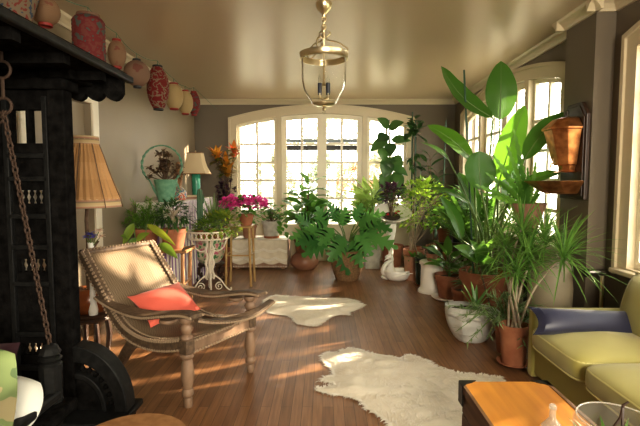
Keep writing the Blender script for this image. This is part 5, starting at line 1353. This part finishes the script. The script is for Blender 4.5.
# fishbone cactus on its stand
a = V(1.83, 4.02, 0)
s1 = thing('pot_pedestal', 'slim dark iron pedestal carrying the fluted clay pot', 'plant stand', a)
MB().lathe([(0, 0), (.13, 0), (.13, .015), (.02, .04), (.016, .5), (.02, .86), (.10, .89), (.10, .905), (0, .905)], a, 20).build('column', 'iron', s1)
b = a+V(0, 0, .905)
t = potted('fishbone_cactus', 'fishbone cactus with zigzag leaves in a fluted clay pot beneath the copper basin', b)
MB().shell([(0, .0), (.075, 0), (.10, .10), (.145, .245), (.155, .25), (.14, .245), (.1, .14), (0, .12)], b, 40, wob=lambda k, z: 1+(.03 if k % 2 else -.03)).build('pot', mat('fluted clay', (.26, .14, .09), .8, c2=(.34, .20, .13), scale=12), t)
MB().lathe([(.12, .19), (0, .2)], b, 20).build('soil', 'soil', t)
F = MB()
for (tx, ty, W) in ((516,131,.06),(508,150,.06),(520,160,.055),(492,160,.06),(540,165,.05),(486,182,.06),(478,196,.06),(500,190,.055),(548,186,.05),(545,200,.05),(496,172,.055),(484,205,.055),(512,178,.055),(530,172,.05),(505,210,.05)):
    p1 = ony(tx, ty, 3.92+R.uniform(-.12, .06)); p0 = b+V(0, 0, .2); d = p1-p0; F.leaf(p0, d+V(0, 0, .12), d.length*1.03, W, 'round', .22, .1, 22, zig=.45, side=d.cross(V(0, -1, .3)))
F.build('foliage', 'lf_mid', t)

# ------------------------------------------------------------------ copper wall fountain on the pier
lv = thing('copper_lavabo', 'copper water tank and basin mounted on a dark board on the wall pier', 'wall fountain', (XP, 3.68, 1.5))
zt = 1.35+.62; zb = 1.205
yc = 3.69
bp = [(-.18, zb), (.18, zb), (.18, zt-.10), (.10, zt), (-.10, zt), (-.18, zt-.10)]
MB().prism(bp, lambda u, z: (XP-.003, yc+u, z), lambda u, z: (XP-.035, yc+u, z)).build('board', 'dkwood', lv, smooth=False, bevel=.006)
bp2 = [(u*.86, 1.585+(z-1.585)*.93) for u, z in bp]
MB().prism(bp2, lambda u, z: (XP-.034, yc+u, z), lambda u, z: (XP-.042, yc+u, z)).build('board_moulding', 'dkwood', lv, smooth=False, bevel=.004)
def hexsec(mb, secs, x0=XP-.045):
    """half hexagonal body: list of (half width, depth, z)"""
    vs = []; fs = []; k = 6
    for w, d, z in secs: vs += [(x0, yc+w, z), (x0-d*.55, yc+w, z), (x0-d, yc+w*.5, z), (x0-d, yc-w*.5, z), (x0-d*.55, yc-w, z), (x0, yc-w, z)]
    for i in range(len(secs)-1):
        for j in range(k): l = (j+1) % k; fs.append((i*k+j, i*k+l, (i+1)*k+l, (i+1)*k+j))
    fs += [tuple(range(k))[::-1], tuple(len(vs)-k+j for j in range(k))]; mb.add(vs, fs); return mb
hexsec(MB(), [(.085, .115, 1.475), (.092, .125, 1.485), (.145, .20, 1.765)]).build('tank', 'copper', lv, smooth=False, bevel=.006)
hexsec(MB(), [(.152, .208, 1.755), (.158, .215, 1.768), (.152, .208, 1.78), (.10, .14, 1.845), (.06, .09, 1.86)]).build('tank_lid', 'copper', lv, smooth=False, bevel=.004)
MB().lathe([(0, 0), (.012, 0), (.008, .02), (.015, .035), (.01, .055), (0, .06)], (XP-.09, yc, 1.86), 10).build('lid_finial', 'iron', lv)
hexsec(MB(), [(.10, .12, 1.42), (.06, .08, 1.435), (.07, .09, 1.478)]).build('tank_foot', 'copper', lv, smooth=False)
m_ = MB(); m_.tube([(XP-.165, yc, 1.50), (XP-.20, yc, 1.49), (XP-.205, yc, 1.455)], .009, 8); m_.tube([(XP-.19, yc, 1.50), (XP-.19, yc, 1.53)], .006, 6); m_.build('tap', 'brass', lv)
secs = [(.10, .17, 1.245), (.12, .20, 1.255), (.195, .33, 1.345), (.20, .338, 1.352), (.186, .322, 1.346), (.10, .17, 1.27)]
hexsec(MB(), secs).build('basin', 'copper', lv, smooth=False, bevel=.003)
# radiator valve
rv = thing('radiator_valve', 'dull metal radiator valve on a pipe at the foot of the wall pier', 'valve', (2.10, 3.44, 0))
MB().tube([(2.13, 3.40, 0), (2.13, 3.40, .64), (2.13, 3.38, .66)], .014, 8).build('pipe', 'brass', rv)
c = V(2.11, 3.40, .655)
MB().tube([c+V(-.10, 0, 0), c+V(-.06, 0, 0), c+V(.02, 0, 0), c+V(.06, 0, 0)], [.016, .024, .026, .016], 12).build('body', 'steel', rv)
MB().lathe([(0, 0), (.034, 0), (.036, .012), (.03, .022), (0, .024)], c+V(-.10, 0, 0), 16, (-1, 0, 0)).build('hand_wheel', 'iron', rv)

# ------------------------------------------------------------------ hanging glass lantern
top = onz(324, 3.5, CEIL); lx, ly = top.x, top.y
zof = lambda py: ony(324, py, ly).z
cl_ = thing('hanging_lantern', 'bell shaped clear glass ceiling lantern with antique brass scrolls', 'ceiling light', (lx, ly, CEIL))
MB().lathe([(0, zof(19)), (.012, zof(18)), (.012, zof(15)), (.03, zof(12)), (.055, zof(9)), (.062, CEIL-.012), (.062, CEIL-.001), (0, CEIL-.001)], (lx, ly, 0), 28).build('ceiling_rose', 'brass', cl_)
m_ = MB(); z1 = zof(17); z2 = zof(33)
for i in range(4):
    zc = z1+(z2-z1)*(i+.5)/4; m_.torus((lx, ly, zc), .021 if i < 3 else .032, .004, (0, 0, 1), 6, (1, 0, 0) if i % 2 else (0, 1, 0), 14, (1.1, .75))
m_.build('chain', 'brass', cl_)
zr = zof(56); zb = zof(105); zt = zof(30); RG = .172
MB().lathe([(0, zof(27)), (.008, zof(28)), (.006, zof(32)), (.014, zof(36)), (.006, zof(40)), (.006, zof(82)), (.02, zof(86)), (0, zof(87))], (lx, ly, 0), 12).build('centre_rod', 'brass', cl_)
for k in range(3):
    a0 = 2*PI*k/3+.25; c, s = math.cos(a0), math.sin(a0); Q = lambda r_, z: V(lx+r_*c, ly+r_*s, z)
    zA = zof(33); dz = zA-zr
    pts = smoothcurve([Q(.03, zA+.02), Q(.05, zA-.0), Q(.02, zA-.03), Q(.03, zA-.30*dz), Q(.11, zA-.36*dz), Q(.178, zA-.56*dz), Q(.192, zr+.06), Q(.176, zr+.012)], 5)
    MB().tube(pts, .0055, 6).build('scroll_arm', 'brass', cl_)
    sc = [Q(.045+.026*(1-i/20)*math.cos(i*.5), zr+.055+.026*(1-i/20)*math.sin(i*.5)) for i in range(17)]
    m_ = MB().tube(sc, .0045, 6); m_.tube([Q(.07, zr+.05), Q(.11, zr+.02), Q(.145, zr+.01)], .0045, 6); m_.build('scroll', 'brass', cl_)
MB().shell([(RG+.003, zr-.03), (RG+.014, zr-.028), (RG+.008, zr-.012), (RG+.016, zr+.012), (RG+.018, zr+.018), (RG, zr+.018), (RG+.0, zr-.03)], (lx, ly, 0), 40).build('ring', 'brass', cl_)
hz = zr-zb
MB().shell([(RG+.002, zr+.005), (RG, zr-.25*hz), (RG-.002, zr-.52*hz), (RG-.018, zr-.70*hz), (RG-.055, zr-.86*hz), (.085, zb)], (lx, ly, 0), 44).build('glass', 'clear', cl_)
MB().lathe([(0, zb-.045), (.010, zb-.04), (.016, zb-.025), (.008, zb-.012), (.06, zb-.008), (.09, zb+.004), (.088, zb+.014), (0, zb+.016)], (lx, ly, 0), 28).build('bottom_cap', 'brass', cl_)
MB().ball((lx, ly, zb-.055), .014, 12, 8).build('bottom_finial', 'clear', cl_)
for k in range(4):
    a0 = PI/4+k*PI/2; x, y = lx+.045*math.cos(a0), ly+.045*math.sin(a0); z0 = zof(94)
    cd = MB().lathe([(0, z0), (.016, z0), (.016, zof(84)), (0, zof(84))], (x, y, 0), 12).build('candle_sleeve', 'navysleeve', cl_)
    m_ = MB().tube([(lx, ly, z0-.04), (x, y, z0-.03), (x, y, z0)], .005, 6); m_.build('candle_arm', 'brass', cl_)
    MB().lathe([(0, zof(84)), (.008, zof(83.5)), (.012, zof(80)), (.004, zof(76)), (0, zof(75))], (x, y, 0), 10).build('bulb', 'clear', cd)

# ------------------------------------------------------------------ paper lanterns
LAN = [ # px, py centre, X plane, half width px, half height px, shape, material, caps, label
 (13, -3, -1.78, 22, 22, 'taper', 'lan_speck', 'capblack', 'speckled cream paper lantern with a black base at the top left corner'),
 (45, 11, -1.78, 13.5, 12, 'ball', 'lan_cream', 'capred', 'round tan paper lantern with a red base above the canopy'),
 (89, 41, -1.78, 14.8, 23, 'cyl', 'lan_red', 'lan_rosy', 'large red drum shaped paper lantern painted with grey green flowers'),
 (117, 54, -1.78, 8.6, 12, 'ball', 'lan_cream', 'capred', 'small peach oval paper lantern right of the red drum lantern'),
 (137, 73.5, -1.78, 12.2, 12, 'squat', 'lan_rosy', 'capblack', 'squat rosy paper lantern with black caps'),
 (158, 88, -1.78, 10.5, 20, 'oval', 'lan_redcream', 'capblack', 'long oval paper lantern streaked red and cream'),
 (174, 96.5, -1.78, 9, 11.5, 'ball', 'lan_plain', 'capred', 'plain cream paper lantern next to the streaked one'),
 (185.3, 102.5, -1.78, 7.5, 10.5, 'ball', 'lan_plain', 'capred', 'plain cream paper lantern second from the end of the string'),
 (194, 103.5, -1.78, 6, 10.5, 'oval', 'lan_red', 'capred', 'small red paper lantern at the far end of the string')]
knots = []
for (px, py, X, hw, hh, shp, m_l, cap, lab) in LAN:
    c = onx(px, py, X); s = c.y/FPX; w = hw*s; h = hh*s
    t = thing('paper_lantern', lab, 'lantern', c, 0, 'paper lanterns strung along the left wall')
    pr = {'ball': lambda q: math.sqrt(max(0, 1-(q*.88)**2)), 'squat': lambda q: max(.3, math.sqrt(max(0, 1-(q*.95)**2))), 'oval': lambda q: (1-.55*abs(q)**2.2), 'cyl': lambda q: 1 if abs(q) < .8 else 1-.9*(abs(q)-.8)**1.2*2.2, 'taper': lambda q: .68+.32*min(1, (q+1)/1.1)}[shp]
    N_ = 26; prof = [(w*pr(-1+2*i/N_)*(1+.012*(1 if i % 2 else -1)), c.z-h+2*h*i/N_) for i in range(N_+1)]
    MB().shell(prof, (c.x, c.y, 0), 28).build('paper_body', m_l, t)
    for e, sg in ((prof[0], -1), (prof[-1], 1)):
        zz = e[1]; MB().shell([(e[0]*1.0, zz-.01*(1 if sg > 0 else 1)), (e[0]*1.04, zz+sg*.004), (e[0]*1.0, zz+sg*.018), (e[0]*.9, zz+sg*.018), (e[0]*.9, zz)], (c.x, c.y, 0), 24).build('cap_ring', cap, t)
    zt_ = min(c.z+h+.07, CEIL-.03); m_ = MB(); m_.tube([(c.x-w*pr(1)*.9, c.y, c.z+h), (c.x, c.y, c.z+h+.035), (c.x+w*pr(1)*.9, c.y, c.z+h)], .0025, 4); m_.tube([(c.x, c.y, c.z+h+.03), (c.x, c.y, zt_)], .003, 4); m_.build('hanger', 'cord', t)
    knots.append(V(c.x, c.y, zt_))
pts = []
for p, q in zip(knots, knots[1:]):
    for i in range(6): u = i/6; pts.append(p.lerp(q, u)-V(0, 0, .02*math.sin(PI*u)))
pts.append(knots[-1]); pts.append(V(-1.78, YB, CEIL-.15))
pts = [V(-1.78, 1.2, CEIL-.02)]+pts
tag(MB().tube(pts, .003, 4).build('lantern_cord', 'cord'), 'thin green cord strung below the ceiling carrying the paper lanterns', 'cord')

# ------------------------------------------------------------------ outside
lw = MB().box((-30, YB+T, -.5), (30, 45, -.35)); lw.box((XR+T, -20, -.5), (45, YB+T, -.35)); o = lw.build('lawn', 'lawn', smooth=False); struct(o)
def tree(x, y, h, rad, lm, lab, seed, n=2200):
    r1 = random.Random(seed); t = thing('garden_tree', lab, 'tree', (x, y, -.35), 0, 'trees in the garden')
    S = MB(); S.tube([(x, y, -.4), (x+r1.uniform(-.1, .1), y, h*.35), (x+r1.uniform(-.2, .2), y, h*.8)], [.16, .13, .06], 9)
    for k in range(9):
        z = h*r1.uniform(.3, .7); d = rdir(.2, .8, None, r1); S.tube([(x, y, z), V(x, y, z)+d*rad*.7], [.05, .015], 6)
    S.build('trunk', 'treebark', t); F = MB()
    for k in range(n):
        d = rdir(-.9, 1.5, None, r1); q = r1.uniform(.3, 1)**.6; F.leaf(V(x+d.x*rad*q, y+d.y*rad*q, h*.72+d.z*h*.42*q), rdir(-1, 1, None, r1), r1.uniform(.14, .26), .12, 'ovate', .4, .1, 3)
    F.build('crown', lm, t)
tree(-4.6, 14.0, 5.2, 2.0, 'lf_tree1', 'yellow green garden tree seen through the left side window', 51)
tree(.3, 17.5, 6.0, 2.3, 'lf_tree2', 'soft green garden tree seen through the glazed doors', 52)
tree(3.6, 13.2, 5.0, 1.8, 'lf_tree2', 'leafy garden tree seen through the right side window', 53)
tree(1.6, 22.5, 2.0, 1.5, 'lf_tree3', 'low rust coloured garden tree seen through the right glazed door', 54, 1200)
tree(9.5, 12.0, 5.5, 2.2, 'lf_tree1', 'garden tree outside the far end of the right windows', 55)
tree(7.4, 4.0, 5.4, 2.8, 'lf_mid', 'dense garden tree added outside the window nearest the sofa to block sun', 56, 5000)  # tree added here to keep direct sun out of the near window
tree(-1.38, 11.5, 7.5, 1.7, 'lf_tree1', 'thick trunked garden tree close behind the left side window', 57, 1500)
tree(5.6, 17.5, 6.0, 2.4, 'lf_tree1', 'broad garden tree far beyond the right side window', 58)
tree(-4.5, 19.0, 6.0, 2.4, 'lf_tree2', 'distant garden tree beyond the left side window', 59)
tree(10.5, 17.5, 6.0, 2.4, 'lf_tree1', 'distant garden tree beyond the far end of the right windows', 60)
for i, (x, y, lab) in enumerate(((-5.5, 25, 'wide garden shrub farthest left beyond the left side window'), (-2.6, 24.2, 'wide garden shrub behind the thick trunked tree'), (0.2, 25, 'wide garden shrub behind the left glazed door'), (3.0, 24.4, 'wide garden shrub behind the right glazed door'), (5.8, 25, 'wide garden shrub beyond the right side window'))):
    r1 = random.Random(80+i); t = thing('garden_shrub', lab, 'shrub', (x, y, -.35), 0, 'shrubs at the end of the garden'); F = MB(); S = MB(); bush(F, S, V(x, y, 1.3), V(x, y, -.35), (1.2, .9, 1.6), 1500, .30, .18, 'ovate', .5, 10, r1, br=.04)
    F.build('foliage', ('lf_tree2', 'lf_tree1')[i % 2], t); S.build('stem', 'treebark', t)
aw = thing('door_canopy', 'dark horizontal awning bar outside the glazed doors', 'awning', (CB, YB+.5, 1.98))  # dark awning bars on wall brackets, no canopy covering
MB().box((CB-.72, YB+.50, 1.90), (CB+.72, YB+.56, 1.985)).build('front_bar', 'awning', aw); MB().box((CB-.72, YB+.42, 2.03), (CB+.72, YB+.46, 2.09)).build('rear_bar', 'shutter', aw)
for x in (CB-.70, CB+.70): MB().box((x-.02, YB+T, 1.93), (x+.02, YB+.52, 1.98)).build('bracket', 'awning', aw)
tag(MB().box((2.62, 4.62, -.36), (2.74, 4.80, 2.9)).box((2.60, 4.60, 2.9), (2.76, 4.82, 2.96)).build('porch_post', 'shutter', bevel=.01), 'slate blue post standing outside the right hand windows', 'post')

# ------------------------------------------------------------------ light
w = bpy.data.worlds.new('sky'); SC.world = w; w.use_nodes = True
bg = w.node_tree.nodes['Background']; bg.inputs[0].default_value = (1.0, .965, .90, 1); bg.inputs[1].default_value = 5.0
sun = bpy.data.lights.new('sun', 'SUN'); so = bpy.data.objects.new('sun', sun); COL.objects.link(so)
sun.energy = 12; sun.angle = math.radians(1.0); sun.color = (1.0, .84, .62)
SD = V(.85, .42, .34).normalized()
so.rotation_euler = SD.to_track_quat('Z', 'Y').to_euler()
def portal(c, rot, sx, sy):
    l = bpy.data.lights.new('window_portal', 'AREA'); l.shape = 'RECTANGLE'; l.size = sx; l.size_y = sy; l.cycles.is_portal = True
    o = bpy.data.objects.new('window_portal', l); COL.objects.link(o); o.location = c; o.rotation_euler = rot
portal((CB, YB+.12, 1.35), (-PI/2, 0, 0), 3.0, 2.6)
portal((XR+.12, CR, 1.6), (0, PI/2, 0), 1.9, 3.1)
portal((XN+.12, CN, 1.6), (0, PI/2, 0), 1.9, 3.1)
def lamp(name, c, tgt, size, power, col):
    l = bpy.data.lights.new(name, 'AREA'); l.size = size; l.energy = power; l.spread = 1.9; l.color = col
    o = bpy.data.objects.new(name, l); COL.objects.link(o); o.location = c; o.rotation_euler = (Vector(tgt)-Vector(c)).to_track_quat('-Z', 'Y').to_euler()
lamp('fill_behind_camera', (.9, -2.0, 1.9), (-.3, 6.0, 1.0), 1.4, 60, (1, .90, .72))  # added fill with no real fixture, brightens the room from behind the camera
SC.view_settings.view_transform = 'Standard'
SC.view_settings.look = 'None'
SC.view_settings.exposure = 1.0
SC.view_settings.gamma = .86
